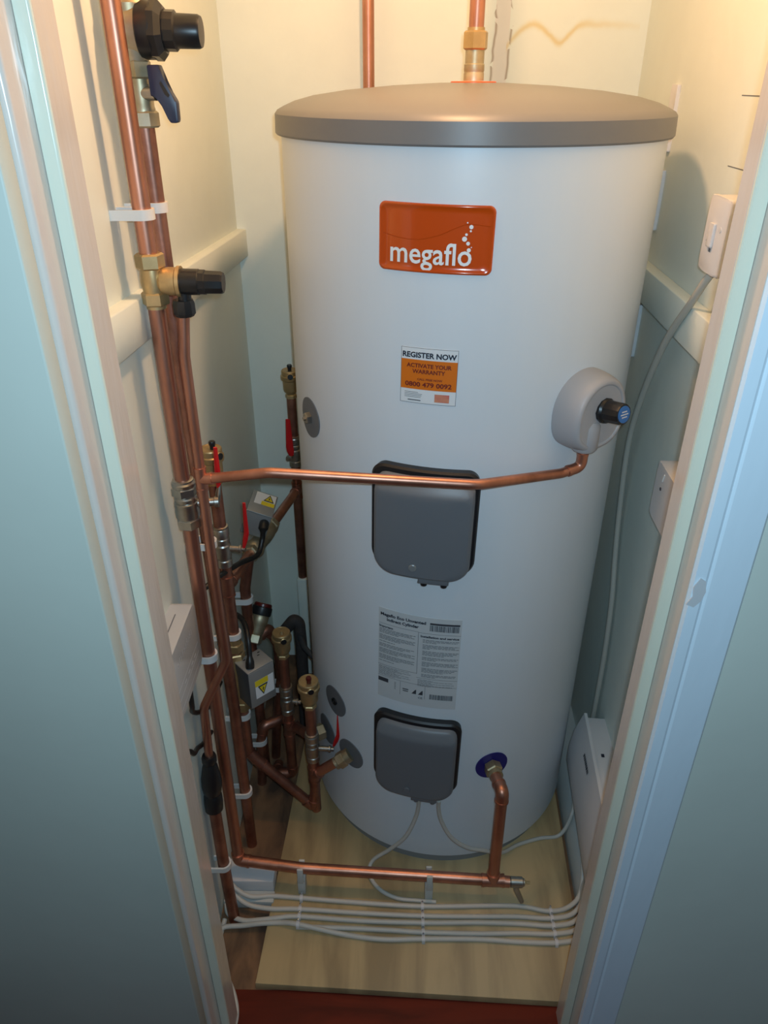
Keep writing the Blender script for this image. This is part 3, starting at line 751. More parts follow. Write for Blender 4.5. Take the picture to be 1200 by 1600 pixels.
# -- cross pipe along the wall carrying the upper zone valve
pA, pB = V((-.42, -.165, .655)), V((-.352, .335, .588))
at = lambda t: pA + (pB - pA) * t
cx = pipe('copper pipe running back along the left wall through the upper zone valve', [at(.03), at(.985)], RP, at(.5), mat_='copper')
dm = (pB - pA).normalized()
MB().hexnut(.0180, -.020, -.002, frame(at(.30), dm), .3).lathe([(.0150, -.003), (.0195, .002), (.0215, .010), (.0195, .018), (.0175, .030), (.0175, .050), (.0150, .056)], frame(at(.30), dm), 28).hexnut(.0185, .12, .140, frame(at(.30), dm), .3).lathe([(.0145, .055), (.019, .07), (.019, .10), (.0145, .121)], frame(at(.30), dm), 24).build('valve_body', M['dzr'], cx, angle=30)
P4 = pipe('copper drop pipe on the left wall under the upper zone valve', [at(.245) - V((0, 0, .004)), (-.418, -.040, .56), (-.418, -.045, .46), (-.418, -.030, .30), (-.420, -.020, .0)], RP, (-.42, -.02, 0), mat_='copper_dull', fil=.05)
# -- back corner group
x5, y5 = -.352, .335
air_vent(x5, y5, .830, 1.0, 'brass air vent in the back corner beside the cylinder', az=-80)
ball_valve(x5, y5, .655, .735, 'nickel ball valve with red lever in the back corner', (-.3, -1, .0), [(-.355, .297, .700), (-.3565, .297, .712), (-.3575, .297, .722), (-.3575, .297, .793)], (1, 0, 0), longstem=.036, lw=.0085)
pipe('copper riser in the back corner under the corner air vent', [(x5, y5, .834), (x5, y5, .328)], RP, (x5, y5, .328), mat_='copper_dull', tees=(((x5, y5, .588), (0, 0, 1), tuple(-dm), RP),))

# -- front air-vent risers beside the cylinder
xA, yA = -.3455, -.070
air_vent(xA, yA, .402, 1.0, 'brass air vent with bare screw, behind the frontmost vent', az=-70, cap='none')
ball_valve(xA, yA, .240, .320, 'nickel ball valve below the bare-screw air vent', (1, -.15, 0), longstem=.026)
RA = pipe('copper riser under the bare-screw air vent', [(xA, yA, .405), (xA, yA, .045), (-.384, -.070, .042), (-.386, -.03, .03)], RP, (xA, yA, .03), mat_='copper_dull', fil=.014, elbows=(1, 2), tees=(((xA, yA, .195), (0, 0, 1), (1, -.35, .35), RP),))
gB = on_cyl(-59.5, .272); nB = (gB(0, 0, .1) - gB(0, 0, 0)).normalized()
sB = V((xA, yA, .195)); eB = gB(0, 0, .004)
cb = pipe('short copper branch from the middle riser to the rear grey disc', [sB + V((.016, -.006, .006)), eB + nB * .035, eB + nB * .004], RP, sB, mat_='copper_dull', fil=.02)
MB().hexnut(.0175, .004, .024, frame(eB, nB)).lathe([(.0130, .022), (.0130, .032)], frame(eB, nB), 20).build('compression_nut', M['dzr'], cb, angle=30)
xB, yB = -.2795, -.178
air_vent(xB, yB, .364, 1.06, 'frontmost brass air vent with dark red screw cap', az=-72, cap='red')
ball_valve(xB, yB, .212, .292, 'nickel ball valve with red lever beside the lowest grey disc', (1, -.1, .02), [(-.2335, -.1855, .262), (-.2290, -.1865, .276), (-.2225, -.186, .296), (-.2215, -.184, .352)], (1, .3, 0), longstem=.040)
RB = pipe('copper riser under the frontmost air vent', [(xB, yB, .37), (xB, yB, .055)], RP, (xB, yB, .055), mat_='copper_dull', tees=(((xB, yB, .170), (0, 0, 1), (.62, -.40, .68), RP),))
gC = on_cyl(-42.7, .271); nC = (gC(0, 0, .1) - gC(0, 0, 0)).normalized()
eC = gC(0, 0, 0); sC = V((xB, yB, .170)) + V((.62, -.40, .68)).normalized() * .016
dC = (sC - eC).normalized()
cc = pipe('short copper branch from the front riser to the lowest grey disc', [sC, eC + dC * .045, eC + (dC + nC).normalized() * .006], RP, sC, mat_='copper', fil=.03)
mC = frame(eC + nC * .002, (dC * 1.5 + nC).normalized())
MB().hexnut(.0175, .012, .030, mC).lathe([(.0150, 0), (.0150, .013)], mC, 20).lathe([(.0130, .029), (.0135, .036), (.0120, .037)], mC, 20).build('compression_nut', M['dzr'], cc, angle=30)

# -- bypass valve with dark red cap and its return
by0 = V((-.404, -.085, .462)); by1 = V((-.398, .028, .474))
bd = V((.019, .050, .066)).normalized(); bo = V((-.4075, -.045, .434))
bp_ = thing('bypass_valve', 'angled brass bypass valve with a dark red and black cap', 'valve', bo)
MB().hexnut(.0165, -.012, .008, frame(bo, bd)).lathe([(.0135, .006), (.0160, .012), (.0165, .028), (.0185, .032), (.0190, .046), (.0175, .050)], frame(bo, bd), 26).build('body', M['dzr'], bp_, angle=30)
MB().lathe([(.0205, .049), (.0215, .053), (.0215, .066), (.0195, .068)], frame(bo, bd), 22).build('collar', M['black'], bp_, angle=30)
MB().lathe([(.0195, .067), (.0190, .073), (.017, .075), (0, .0755)], frame(bo, bd), 24).build('cap', M['maroon'], bp_)
pipe('copper return pipe dropping from the dark red capped bypass valve', [(-.4075, -.045, .432), (-.402, -.038, .428), (-.384, -.018, .437), (-.370, .005, .375), (-.372, .02, .26), (-.390, .02, .13), (-.402, .02, .0)], RP, (-.40, .02, 0), mat_='copper_dull', fil=.025, elbows=(2,))
pipe('low copper stub pipe clipped to the left wall near the floor', [(-.424, -.062, .0), (-.416, -.060, .138), (-.406, -.058, .186), (-.374, -.040, .186), (-.358, -.025, .180)], RP, (-.424, -.062, 0), mat_='copper_dull', fil=.015, elbows=(2,))
# -- lagged hook pipe and its valve behind
lg = [(-.388, .13, .0), (-.388, .13, .25), (-.382, .13, .30), (-.350, .13, .345), (-.338, .13, .335), (-.336, .13, .26), (-.340, .13, .0)]
single('lagged_pipe', MB().tube(fillet(lg, .03), .0145, 18), M['foam'], 'dark lagged pipe hooked over behind the air vents', 'pipe')
gv = thing('lever_valve', 'small valve with red lever behind the frontmost air vent', 'valve', (-.325, .075, .29))
MB().tube([(-.336, .118, .300), (-.318, .07, .306), (-.294, .035, .309)], [.0075, .007, .006], 14).build('body', M['zinc_dark'], gv)
lever_plate(MB(), [(-.296, .036, .312), (-.290, .032, .312), (-.288, .032, .300), (-.288, .034, .268)], .0045, (.3, -1, 0)).build('lever', M['red'], gv)

# ================================================================== ZONE VALVE ACTUATORS
def hazard(mapf, name, parent, w, h, flip=False):
    """white sticker with yellow warning triangle"""
    e = MB(); e.quad([mapf(0, 0, .0004), mapf(w, 0, .0004), mapf(w, h, .0004), mapf(0, h, .0004)])
    s = e.build('warning_label', M['sticker'], parent, smooth=False)
    y0, y1 = (0, .32 * h) if not flip else (.68 * h, h)
    e = MB(); e.quad([mapf(.35 * w if not flip else 0, y0, .0007), mapf(w if not flip else .70 * w, y0, .0007), mapf(w if not flip else .70 * w, y1, .0007), mapf(.35 * w if not flip else 0, y1, .0007)])
    e.build('yellow_band', M['yellow'], s, smooth=False)
    cx_, b, t = (.68 * w, .36 * h, .96 * h) if not flip else (.40 * w, .66 * h, .08 * h)
    hw = .27 * w
    e = MB(); e.quad([mapf(cx_ - hw, b, .0008), mapf(cx_ + hw, b, .0008), mapf(cx_, t, .0008)]); e.build('triangle_border', M['ink'], s, smooth=False)
    dy = (t - b); e = MB(); e.quad([mapf(cx_ - hw * .70, b + dy * .12, .0010), mapf(cx_ + hw * .70, b + dy * .12, .0010), mapf(cx_, b + dy * .82, .0010)]); e.build('triangle', M['yellow'], s, smooth=False)
    e = MB()
    k = hw * .22
    e.quad([mapf(cx_ + k * .5, b + dy * .66, .0012), mapf(cx_ - k, b + dy * .40, .0012), mapf(cx_ + k * .2, b + dy * .42, .0012)])
    e.quad([mapf(cx_ - k * .2, b + dy * .44, .0012), mapf(cx_ + k, b + dy * .42, .0012), mapf(cx_ - k * .4, b + dy * .16, .0012)])
    e.build('flash', M['ink'], s, smooth=False)
# lower box
o1 = V((-.3895, -.212, .390)); ex = V((.044, .042, 0)).normalized(); ey = V((-.036, .032, 0)).normalized()
ey = (ey - ex * ex.dot(ey)).normalized()
L1, D1, H1 = .058, .046, .093
b1 = thing('zone_valve_actuator', 'lower grey zone valve box with warning label on its side', 'actuator', o1)
def m_axes(o, a, b, c):
    m = Matrix.Identity(4)
    for i in range(3): m[i][0], m[i][1], m[i][2], m[i][3] = a[i], b[i], c[i], o[i]
    return m
mb1 = m_axes(o1, ex, ey, Z)
MB().box((0, 0, 0), (L1, D1, H1 - .0015), mb1, bev=.0015).build('casing', M['zinc_dark'], b1, angle=50)
MB().box((-.0008, -.0008, H1 - .003), (L1 + .0008, D1 + .0008, H1), mb1, bev=.0008).build('end_plate', M['zinc'], b1, angle=50)
MB().box((.0, -.0012, .001), (L1, .0002, H1 - .003), mb1, bev=.0004).build('side_plate', M['zinc'], b1, angle=50)
hazard(lambda u, v, h: mb1 @ V((.012 + u, -.0013 - h, .020 + v)), 'x', b1, .043, .045, flip=True)
for u, v in ((.014, .036), (.043, .030), (.048, .037)): MB().box((u, v, H1), (u + .005, v + .002, H1 + .0005), mb1).build('slot', M['black'], b1)
# upper box
L2, D2, H2 = .052, .084, .056
ex2 = V((.9397, 0, -.342)); ey2 = V((0, 1, 0)); ez2 = V((.342, 0, .9397))
o2 = V((-.406, .0, .724)) - ez2 * H2
mb2 = m_axes(o2, ex2, ey2, ez2)
b2 = thing('zone_valve_actuator', 'upper grey zone valve box with warning label on top', 'actuator', o2)
MB().box((0, 0, 0), (L2, D2, H2 - .0015), mb2, bev=.0015).build('casing', M['zinc'], b2, angle=50)
MB().box((-.0008, -.0008, H2 - .003), (L2 + .0008, D2 + .0008, H2), mb2, bev=.0008).build('end_plate', M['zinc'], b2, angle=50)
hazard(lambda u, v, h: mb2 @ V((.008 + u, .034 + v, H2 + h)), 'x', b2, .042, .047)
single('actuator_cable', MB().tube(smooth_path([(-.388, -.195, .482), (-.389, -.182, .51), (-.393, -.165, .535), (-.405, -.135, .548), (-.424, -.115, .55), (-.440, -.10, .53)]), [.0085] * 4 + [.0075, .0065] + [.0050] * 35, 12),
       M['blackcable'], 'black cable looping out of the top of the lower zone valve box', 'cable')
single('actuator_cable', MB().tube(smooth_path([(-.374, .004, .692), (-.374, -.016, .688), (-.377, -.024, .665), (-.384, -.05, .648), (-.402, -.12, .676), (-.426, -.19, .694), (-.445, -.22, .69)]), [.0100] * 9 + [.0075, .0060] + [.0052] * 38, 12),
       M['blackcable'], 'black cable hanging from the upper zone valve box', 'cable')
single('thermostat_cable', MB().tube(smooth_path([(-.430, -.418, .665), (-.430, -.422, .632), (-.433, -.416, .598), (-.444, -.388, .560), (-.4475, -.350, .520), (-.4475, -.29, .475), (-.4475, -.2, .45)]), .0042, 12),
       M['blackcable'], 'black cable out of the underside of the grey wall box', 'cable')
single('thermostat_cable', MB().tube(smooth_path([(-.437, -.578, .595), (-.434, -.51, .588), (-.434, -.460, .545), (-.440, -.425, .502), (-.4475, -.385, .470), (-.4475, -.35, .445), (-.4475, -.30, .42)]), .0042, 12),
       M['blackcable'], 'lower black cable on the left wall behind the tundish pipe', 'cable')

# ================================================================== PIPE CLIPS
def clip(x, y, z, label, r=RP, wall=XL, m='clip', group='white pipe clips on the left wall'):
    mb = MB(); h = .006
    ol = []; ro, ri = r + .0038, r + .0003
    n = 14
    # U-shaped band open towards the wall, with a foot block
    outer = [(x + ro * math.cos(a), y + ro * math.sin(a)) for a in [PI * (.5 - k / n) for k in range(n + 1)]]
    inner = [(x + ri * math.cos(a), y + ri * math.sin(a)) for a in [PI * (.5 - k / n) for k in range(n + 1)]]
    poly = [(wall, y + ro)] + outer + [(wall, y - ro)] + [(wall + .003, y - ri)] + inner[::-1] + [(wall + .003, y + ri)]
    # build as quads
    top, bot = z + h, z - h
    path_o = [(wall, y + ro)] + outer + [(wall, y - ro)]
    path_i = [(wall, y + ri)] + inner + [(wall, y - ri)]
    vo = [[mb.bm.verts.new((a, b, c)) for a, b in path_o] for c in (bot, top)]
    vi = [[mb.bm.verts.new((a, b, c)) for a, b in path_i] for c in (bot, top)]
    k_ = len(path_o)
    for k in range(k_ - 1):
        mb.bm.faces.new((vo[0][k], vo[0][k + 1], vo[1][k + 1], vo[1][k]))
        mb.bm.faces.new((vi[0][k + 1], vi[0][k], vi[1][k], vi[1][k + 1]))
        mb.bm.faces.new((vo[1][k], vo[1][k + 1], vi[1][k + 1], vi[1][k]))
        mb.bm.faces.new((vo[0][k + 1], vo[0][k], vi[0][k], vi[0][k + 1]))
    for k in (0, -1): mb.bm.faces.new((vo[0][k], vi[0][k], vi[1][k], vo[1][k]))
    return single('pipe_clip', mb, M[m], label, 'pipe clip', group, angle=40)
clip(-.42, -.334, 1.326, 'white clip on the front riser, above the brass relief valve')
clip(-.4195, -.2755, 1.326, 'white clip on the rear riser, level with the topmost clip')
clip(-.42, -.2505, .803, 'white clip half hidden behind the slim discharge pipe')
clip(-.4205, -.3325, .632, 'white clip on the front riser beside the grey wall box')
clip(x3, y3, .540, 'white clip just above the brass nuts of the lower zone valve')
clip(-.418, -.041, .533, 'white clip on the drop pipe beside the dark red cap')
clip(x3, y3, .328, 'white clip directly below the lower zone valve box')
clip(-.42, -.228, .170, 'white clip on the dark pipe right of the tundish pipe, near the floor')
clip(-.434, -.390, .160, 'white clip on the pipe below the black tundish')
clip(-.4165, -.060, .140, 'white clip on the low stub pipe near the floor')
clip(-.3765, .02, .235, 'white clip on the dark return pipe behind the zone valve box', r=.013)
# translucent saddles on the board
for xq, yq, lb in ((-.294, -.346, 'left translucent clip holding the horizontal pipe off the board'), (-.035, -.357, 'right translucent clip holding the horizontal pipe off the board')):
    mb = MB()
    mb.box((xq - .008, yq - .012, .018), (xq + .008, yq + .012, .066), bev=.002)
    mb.box((xq - .006, yq - .017, .060), (xq + .006, yq - .0122, .104), bev=.0015)
    mb.box((xq - .006, yq + .0122, .060), (xq + .006, yq + .017, .092), bev=.0015)
    single('pipe_clip', mb, M['clipclear'], lb, 'pipe clip', 'translucent pipe clips on the board')

# ================================================================== WALL BOXES
# left: controller box
lb_ = thing('wiring_box', 'grey white wall box with pale lettering left of the copper risers', 'electrical box', (-.455, -.45, .645))
poly = rrect(.16, .12, .012, 5)
MB().prism([(u - .445, v + .711) for u, v in poly], 0, .034, Matrix(((0, 0, 1, XL), (1, 0, 0, 0), (0, 1, 0, 0), (0, 0, 0, 1))), bev=.002).build('case', M['case'], lb_, angle=35)
e = MB()
xf = XL + .0345
def onface(u, v): return V((xf, u, v))
for k, (u, w, v) in enumerate(((-.400, .006, .735), (-.408, .006, .735), (-.416, .006, .735), (-.424, .005, .735), (-.432, .006, .735), (-.440, .006, .735), (-.450, .006, .735), (-.459, .005, .735), (-.467, .006, .735), (-.475, .006, .735))):
    hgt = (.008, .012, .008, .011, .008, .008, .012, .008, .011, .008)[k]
    e.quad([onface(u, v), onface(u - .0014, v), onface(u - .0014, v + hgt), onface(u, v + hgt)])
    e.quad([onface(u, v), onface(u - w * .8, v), onface(u - w * .8, v + .0013), onface(u, v + .0013)])
    if k % 2: e.quad([onface(u, v + .006), onface(u - w * .8, v + .006), onface(u - w * .8, v + .0073), onface(u, v + .0073)])
for v in (.700, .683, .664): e.quad([onface(-.378, v), onface(-.515, v), onface(-.515, v + .0013), onface(-.378, v + .0013)])
for u in (-.395, -.412, -.431, -.452): e.quad([onface(u, .690), onface(u - .010, .690), onface(u - .010, .6925), onface(u, .6925)])
e.build('pale_lettering', M['sticker'], lb_, smooth=False)
MB().box((XL + .014, -.52, .7712), (XL + .0155, -.400, .7716)).build('seam', M['ink_soft'], lb_)
# right: fused switch
sp = thing('fused_switch', 'white fused switch box on the right wall above the batten', 'switch', (.32, -.265, 1.24))
ms = m_axes(V((WR(-.27), -.265, 1.292)), V((.038, 1, 0)).normalized(), V((0, 0, 1)), V((-1, .038, 0)).normalized())
def rbox(w, h, r, z0, z1, m, bev=.0015): return MB().prism(rrect(w, h, r, 4), z0, z1, m, bev=bev)
rbox(.074, .092, .004, .0, .027, ms).build('back_box', M['plastic'], sp, angle=35)
rbox(.076, .094, .005, .0275, .0355, ms, .002).build('face_plate', M['plastic'], sp, angle=35)
rbox(.017, .030, .002, .0355, .0395, Matrix(ms) @ Matrix.Translation((.006, .000, 0)), .001).build('fuse_carrier', M['plastic'], sp, angle=35)
for u, v in ((-.018, .010), (.026, -.006)): MB().lathe([(.0035, .0350), (.0035, .0362), (0, .0364)], Matrix(ms) @ Matrix.Translation((u, v, 0)), 14).build('screw', M['plastic'], sp)
MB().box((.002, -.021, .0355), (.009, -.0165, .0358), ms).build('indicator', M['ink_soft'], sp)
# flex hanging from it
fl = [(.322, -.243, 1.250), (.314, -.232, 1.228), (.311, -.204, 1.190), (.311, -.135, 1.112), (.319, -.055, .995), (.327, -.005, .880), (.334, .000, .745), (.335, -.022, .640), (.334, -.055, .545), (.332, -.078, .420), (.331, -.085, .285), (.331, -.085, .22)]
single('flex_cable', MB().tube(smooth_path(fl), .0055, 14), M['flex'], 'thick white flex hanging from the fused switch down the right wall', 'cable')
# three white plates behind the cylinder
for k, (z0, z1, lb) in enumerate(((1.362, 1.462, 'topmost of three white plates on the right wall beside the lid'), (1.236, 1.334, 'middle white plate on the right wall, above the batten'), (1.004, 1.104, 'lowest white plate on the right wall, below the batten'))):
    w = WR(.135); m_ = m_axes(V((w, .135, 0)), V((.038, 1, 0)).normalized(), V((0, 0, 1)), V((-1, .038, 0)).normalized())
    single('wall_plate', MB().prism(rrect(.034, z1 - z0, .002, 3, 0, (z0 + z1) / 2), .0, .006, m_, bev=.001), M['plastic'], lb, 'wall plate', 'white plates on the right wall', angle=35)
# small box lower on the right wall
jb = thing('junction_box', 'white box half hidden by the right door frame, at mid height', 'electrical box', (.32, -.31, .86))
mj = m_axes(V((WR(-.30), -.30, .900)), V((.038, 1, 0)).normalized(), V((0, 0, 1)), V((-1, .038, 0)).normalized())
MB().prism(rrect(.16, .095, .003, 3), 0, .030, mj, bev=.002).build('case', M['plastic'], jb, angle=35)
MB().lathe([(.0028, .0300), (.0028, .0312), (0, .0312)], mj @ Matrix.Translation((.048, .012, 0)), 12).build('screw', M['ink_mid'], jb)
MB().box((.052, .008, .0300), (.0545, .022, .0312), mj @ Matrix.Rotation(.35, 4, 'Z')).build('latch', M['white_print'], jb)
# wiring centre at the bottom right
hc_ang = math.radians(4.6)
hx = V((math.sin(hc_ang), math.cos(hc_ang), 0)); hn = V((-math.cos(hc_ang), math.sin(hc_ang), 0))
mh = m_axes(V((.337, -.128, .0)), -hx, Z, hn)             # u runs towards the door, h away from the wall
wc = thing('wiring_centre', 'long white wiring box low on the right wall above the skirting', 'electrical box', (.32, -.26, .1))
def hbox(u0, u1, v0, v1, h0, h1, bev): return MB().box((u0, v0, h0), (u1, v1, h1), mh, bev=bev)
hbox(0, .30, .105, .292, -.010, .037, .002).build('back_case', M['plastic'], wc, angle=35)
cvr = MB()
prof = [(0.105, .040), (.12, .050), (.16, .060), (.20, .060), (.25, .054), (.285, .044), (.300, .040), (.300, .034), (.105, .034)]
v0_ = [cvr.bm.verts.new(mh @ V((-.004, a, b))) for a, b in prof]; v1_ = [cvr.bm.verts.new(mh @ V((.304, a, b))) for a, b in prof]
k_ = len(prof)
for k in range(k_): cvr.bm.faces.new((v0_[k], v0_[(k + 1) % k_], v1_[(k + 1) % k_], v1_[k]))
cvr.bm.faces.new(v0_[::-1]); cvr.bm.faces.new(v1_)
cvr.build('cover', M['plastic'], wc, angle=50)
MB().box((.100, .2925, .014), (.108, .2932, .020), mh).build('slot', M['ink'], wc)
e = MB()
u = .085
for w in (.007, .005, .006, .005, .006, .005, .007, .005, .004):     # dark brand mark, illegible at this size
    a = [mh @ V((uu, vv, hh)) for uu, vv, hh in ((u, .268, .0497), (u + w * .8, .268, .0497), (u + w * .8, .276, .0477), (u, .276, .0477))]
    e.quad(a); u += w
e.build('dark_lettering', M['ink_mid'], wc, smooth=False)

# low white block left of the board
lw = thing('floor_box', 'low white box on the floorboards behind the leftmost pipe', 'electrical box', (-.40, -.34, 0))
MB().box((-.452, -.352, .0), (-.352, -.300, .050), bev=.003).build('case', M['plastic'], lw, angle=40)
MB().box((-.452, -.378, .0), (-.350, -.3525, .022), bev=.003).build('foot', M['duct'], lw, angle=40)

# ================================================================== FLOOR CABLES
zc = .0232
CR = .0049
def pts_z(L, z=zc): return [(x, y, z) for x, y in L]
def ends(y0): return None
tail = lambda i: [(.262 + .004 * i, -.372 - .012 * i, zc), (.283 - .0 * i, -.352 - .004 * i, .034 + .006 * i), (.295, -.30, .066 + .004 * i), (.312 - .0008 * i, -.22, .0765 + .0 * i)]
single('floor_cable', MB().tube(smooth_path([(-.445, -.352, .060), (-.425, -.366, .045), (-.395, -.372, .030), (-.355, -.3655, zc), (-.294, -.3690, zc), (-.20, -.3755, zc), (-.048, -.3830, zc), (.134, -.3790, zc), (.205, -.3890, zc), (.250, -.378, zc), (.277, -.350, .034), (.289, -.29, .072), (.300, -.20, .075)]), CR, 10), M['cable'], 'rearmost white cable in the bundle across the plywood', 'cable')
single('floor_cable', MB().tube(smooth_path([(-.447, -.330, .062), (-.436, -.362, .040), (-.405, -.384, .026), (-.355, -.3925, zc), (-.294, -.3925, zc), (-.17, -.3990, zc), (-.048, -.4030, zc), (.06, -.4025, zc), (.140, -.4015, zc), (.207, -.4040, zc), (.255, -.392, zc), (.282, -.358, .036), (.294, -.30, .074), (.306, -.20, .078)]), CR, 10), M['cable'], 'second white cable from the back of the bundle on the plywood', 'cable')
single('floor_cable', MB().tube(smooth_path([(-.448, -.372, .012), (-.438, -.398, .012), (-.405, -.412, .014), (-.368, -.4135, .020), (-.335, -.4110, zc), (-.294, -.4080, zc), (-.17, -.4150, zc), (-.048, -.4170, zc), (.06, -.4150, zc), (.140, -.4160, zc), (.209, -.4190, zc), (.258, -.406, zc), (.285, -.366, .038), (.298, -.31, .076), (.311, -.20, .080)]), CR, 10), M['cable'], 'middle white cable of the bundle across the plywood', 'cable')
single('floor_cable', MB().tube(smooth_path([(-.292, -.4290, zc), (-.20, -.4300, zc), (-.11, -.4330, zc), (-.048, -.4360, zc), (.06, -.4370, zc), (.140, -.4350, zc), (.211, -.4350, zc), (.260, -.421, zc), (.289, -.376, .040), (.303, -.32, .079), (.316, -.20, .083)]), CR, 10), M['cable'], 'second white cable from the front of the bundle on the plywood', 'cable')
single('floor_cable', MB().tube(smooth_path([(-.447, -.430, .012), (-.438, -.424, .012), (-.405, -.4225, .014), (-.370, -.4220, .021), (-.330, -.4210, zc), (-.294, -.4195 - .009, zc + .008), (-.20, -.4430, zc), (-.125, -.4510, zc), (-.048, -.4490, zc), (.06, -.4480, zc), (.140, -.4520, zc), (.213, -.4520, zc), (.262, -.437, zc), (.289, -.39, .044), (.304, -.33, .085), (.318, -.20, .088)]), CR, 10), M['cable'], 'frontmost white cable of the bundle across the plywood', 'cable')
single('floor_cable', MB().tube(smooth_path([(-.444, -.408, .010), (-.447, -.450, .006), (-.440, -.486, .006), (-.420, -.515, .006), (-.398, -.552, .006), (-.3885, -.588, .006), (-.396, -.63, .006), (-.398, -.70, .006)]), CR, 10), M['cable'], 'white cable snaking on the floor round the left door frame', 'cable')
# heater flexes
hA = on_cyl(-11.0, 0); hB = on_cyl(-3.6, 0)
single('heater_flex', MB().tube(smooth_path([hA(0, .252, .022), hA(0, .225, .018), (-.064, -.300, .185), (-.083, -.302, .130), (-.115, -.296, .080), (-.148, -.294, .044), (-.158, -.309, .030), (-.150, -.330, .0245), (-.130, -.352, .0240), (-.098, -.3665, zc), (-.06, -.3705, zc), (-.02, -.3730, zc)]), .0042, 10), M['cable'], 'left grey white flex from the lower heater cover to the bundle', 'cable')
single('heater_flex', MB().tube(smooth_path([hB(0, .252, .022), hB(0, .225, .018), (-.012, -.306, .185), (.010, -.306, .135), (.044, -.303, .100), (.078, -.295, .080), (.105, -.285, .060), (.130, -.268, .038), (.165, -.240, .0245), (.215, -.222, .0225), (.262, -.212, .0225), (.288, -.19, .070), (.300, -.14, .077)]), .0042, 10), M['cable'], 'right grey white flex from the lower heater cover towards the skirting', 'cable')
# small nail clips over the cables
rows = (('left', -.294, (-.3690, -.3925, -.4080, -.4285)), ('middle', -.048, (-.3830, -.4030, -.4170, -.4360, -.4490)), ('right', .209, (-.3895, -.4040, -.4190, -.4350, -.4520)))
proto = None
words = ('rearmost', 'second', 'third', 'fourth', 'frontmost')
for rn, x, ys in rows:
    for k, y in enumerate(ys):
        wd = 'frontmost' if k == len(ys) - 1 else words[k]
        lb = 'small white cable clip, %s of the %s row on the plywood' % (wd if k in (0, len(ys) - 1) else wd + ' from the back', rn)
        zz = .008 if (rn == 'left' and k == 3) else 0
        if proto is None:
            t = thing('cable_clip', lb, 'cable clip', (x, y, .018), 'nail-in cable clips on the board')
            mb = MB()
            n = 8; pr = [(a, b) for a, b in ([(.0072 * math.cos(PI * q / n), .0052 + .0066 * math.sin(PI * q / n)) for q in range(n + 1)])]
            pr = [(.0072, .0)] + pr + [(-.0072, 0)]
            inn = [(.0044, .0)] + [(.0044 * math.cos(PI * q / n), .0052 + .0043 * math.sin(PI * q / n)) for q in range(n + 1)] + [(-.0044, 0)]
            A = [[mb.bm.verts.new((x + xx, y + a, .018 + b)) for a, b in pr] for xx in (-.003, .003)]
            B = [[mb.bm.verts.new((x + xx, y + a, .018 + b)) for a, b in inn] for xx in (-.003, .003)]
            for q in range(len(pr) - 1):
                mb.bm.faces.new((A[0][q], A[0][q + 1], A[1][q + 1], A[1][q])); mb.bm.faces.new((B[0][q], B[1][q], B[1][q + 1], B[0][q + 1]))
                mb.bm.faces.new((A[0][q], B[0][q], B[0][q + 1], A[0][q + 1])); mb.bm.faces.new((A[1][q], A[1][q + 1], B[1][q + 1], B[1][q]))
            mb.build('saddle', M['plastic'], t)
            MB().lathe([(.0013, .010), (.0013, .0125), (.0020, .0127), (.0018, .0136), (0, .0138)], Matrix.Translation((x, y + .0062, .018)), 10).build('nail', M['chrome'], t)
            proto = t; p0 = V((x, y, .018))
        else:
            dup(proto, (x - p0.x, y - p0.y, zz), lb)

# ================================================================== MARKS OF WEAR
# chipped paint on the right frame
ch = MB()
pts = [(0, 0), (.006, .010), (.004, .022), (.010, .034), (.017, .030), (.020, .016), (.017, .004), (.010, -.004)]
ch.prism([(.2035 + u * .9, v + .975) for u, v in pts], 0, .0012, Matrix(((1, 0, 0, 0), (0, 0, -1, -.6325), (0, 1, 0, 0), (0, 0, 0, 1))))
o = struct('trim_7', ch, M['plastic'])
# pencil lines on the right wall
for k, (y0, y1, z) in enumerate(((-.16, -.235, 1.4495), (-.163, -.232, 1.3655))):
    single('pencil_line', MB().quad([(WR(y0) - .0004, y0, z), (WR(y1) - .0004, y1, z), (WR(y1) - .0004, y1, z + .0012), (WR(y0) - .0004, y0, z + .0012)]), M['ink_soft'],
           ('upper' if k == 0 else 'lower') + ' pencil line drawn on the right wall above the switch', 'pencil mark', smooth=False)

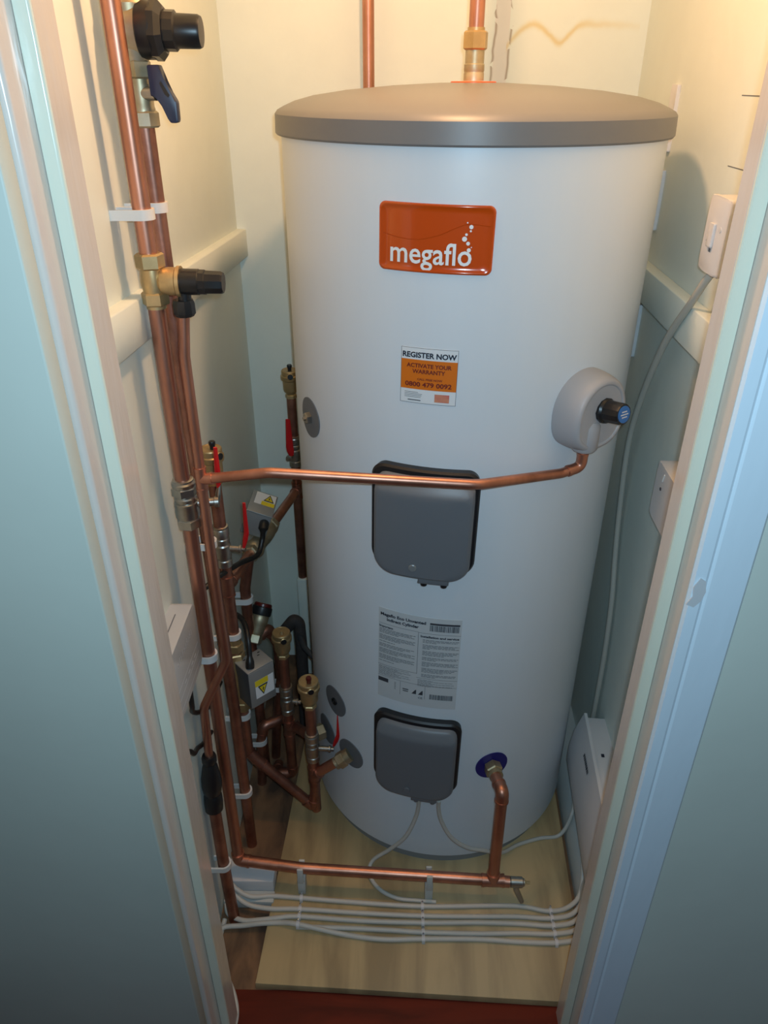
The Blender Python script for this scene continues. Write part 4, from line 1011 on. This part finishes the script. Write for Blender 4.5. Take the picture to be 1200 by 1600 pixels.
# ================================================================== LIGHT
def point(name, loc, power, col, r):
    l = bpy.data.lights.new(name, 'POINT'); l.energy = power; l.color = col; l.shadow_soft_size = r
    o = bpy.data.objects.new(name, l); C.objects.link(o); o.location = loc; return o
point('cupboard_bulb', (-.06, -.29, 1.84), 12.2, (1, .575, .292), .028)
point('phone_torch', (-.1000, -1.2800, 1.4850), 22.5, (.53, .80, 1.0), .008)
w = bpy.data.worlds.new('World'); bpy.context.scene.world = w; w.use_nodes = True
w.node_tree.nodes['Background'].inputs[0].default_value = (.62, .80, 1, 1); w.node_tree.nodes['Background'].inputs[1].default_value = .065

# ================================================================== CAMERA
cam = bpy.data.cameras.new('Camera'); co = bpy.data.objects.new('Camera', cam); C.objects.link(co)
yaw, pitch, roll, f = -.0130, .5242, .0023, 1163.07
fw = V((math.sin(yaw) * math.cos(pitch), math.cos(yaw) * math.cos(pitch), -math.sin(pitch)))
r0 = fw.cross(Z).normalized(); u0 = r0.cross(fw)
r1 = r0 * math.cos(roll) + u0 * math.sin(roll); u1 = u0 * math.cos(roll) - r0 * math.sin(roll)
co.matrix_world = m_axes(V((-.1155, -1.2866, 1.4647)), r1, u1, -fw)
cam.sensor_fit = 'VERTICAL'; cam.sensor_height = 24; cam.lens = f / 1600 * 24; cam.clip_start = .02
sc = bpy.context.scene; sc.camera = co
sc.view_settings.view_transform = 'Standard'; sc.view_settings.look = 'None'; sc.view_settings.gamma = 1
sc.view_settings.exposure = 0; sc.view_settings.use_curve_mapping = False
# repeats share a group phrase
for base, g in (('floor_cable', 'white cables on the floor'), ('ball_valve', 'nickel ball valves on the pipework'), ('zone_valve_actuator', 'grey zone valve boxes'),
                ('copper_pipe', 'copper pipes in the cupboard'), ('actuator_cable', 'black actuator cables'), ('thermostat_cable', 'black cables on the left wall'),
                ('heater_flex', 'flexes from the lower heater cover'), ('pencil_line', 'pencil lines on the right wall')):
    for o in bpy.data.objects:
        if o.parent is None and o.name.split('.')[0] == base and 'label' in o: o['group'] = g
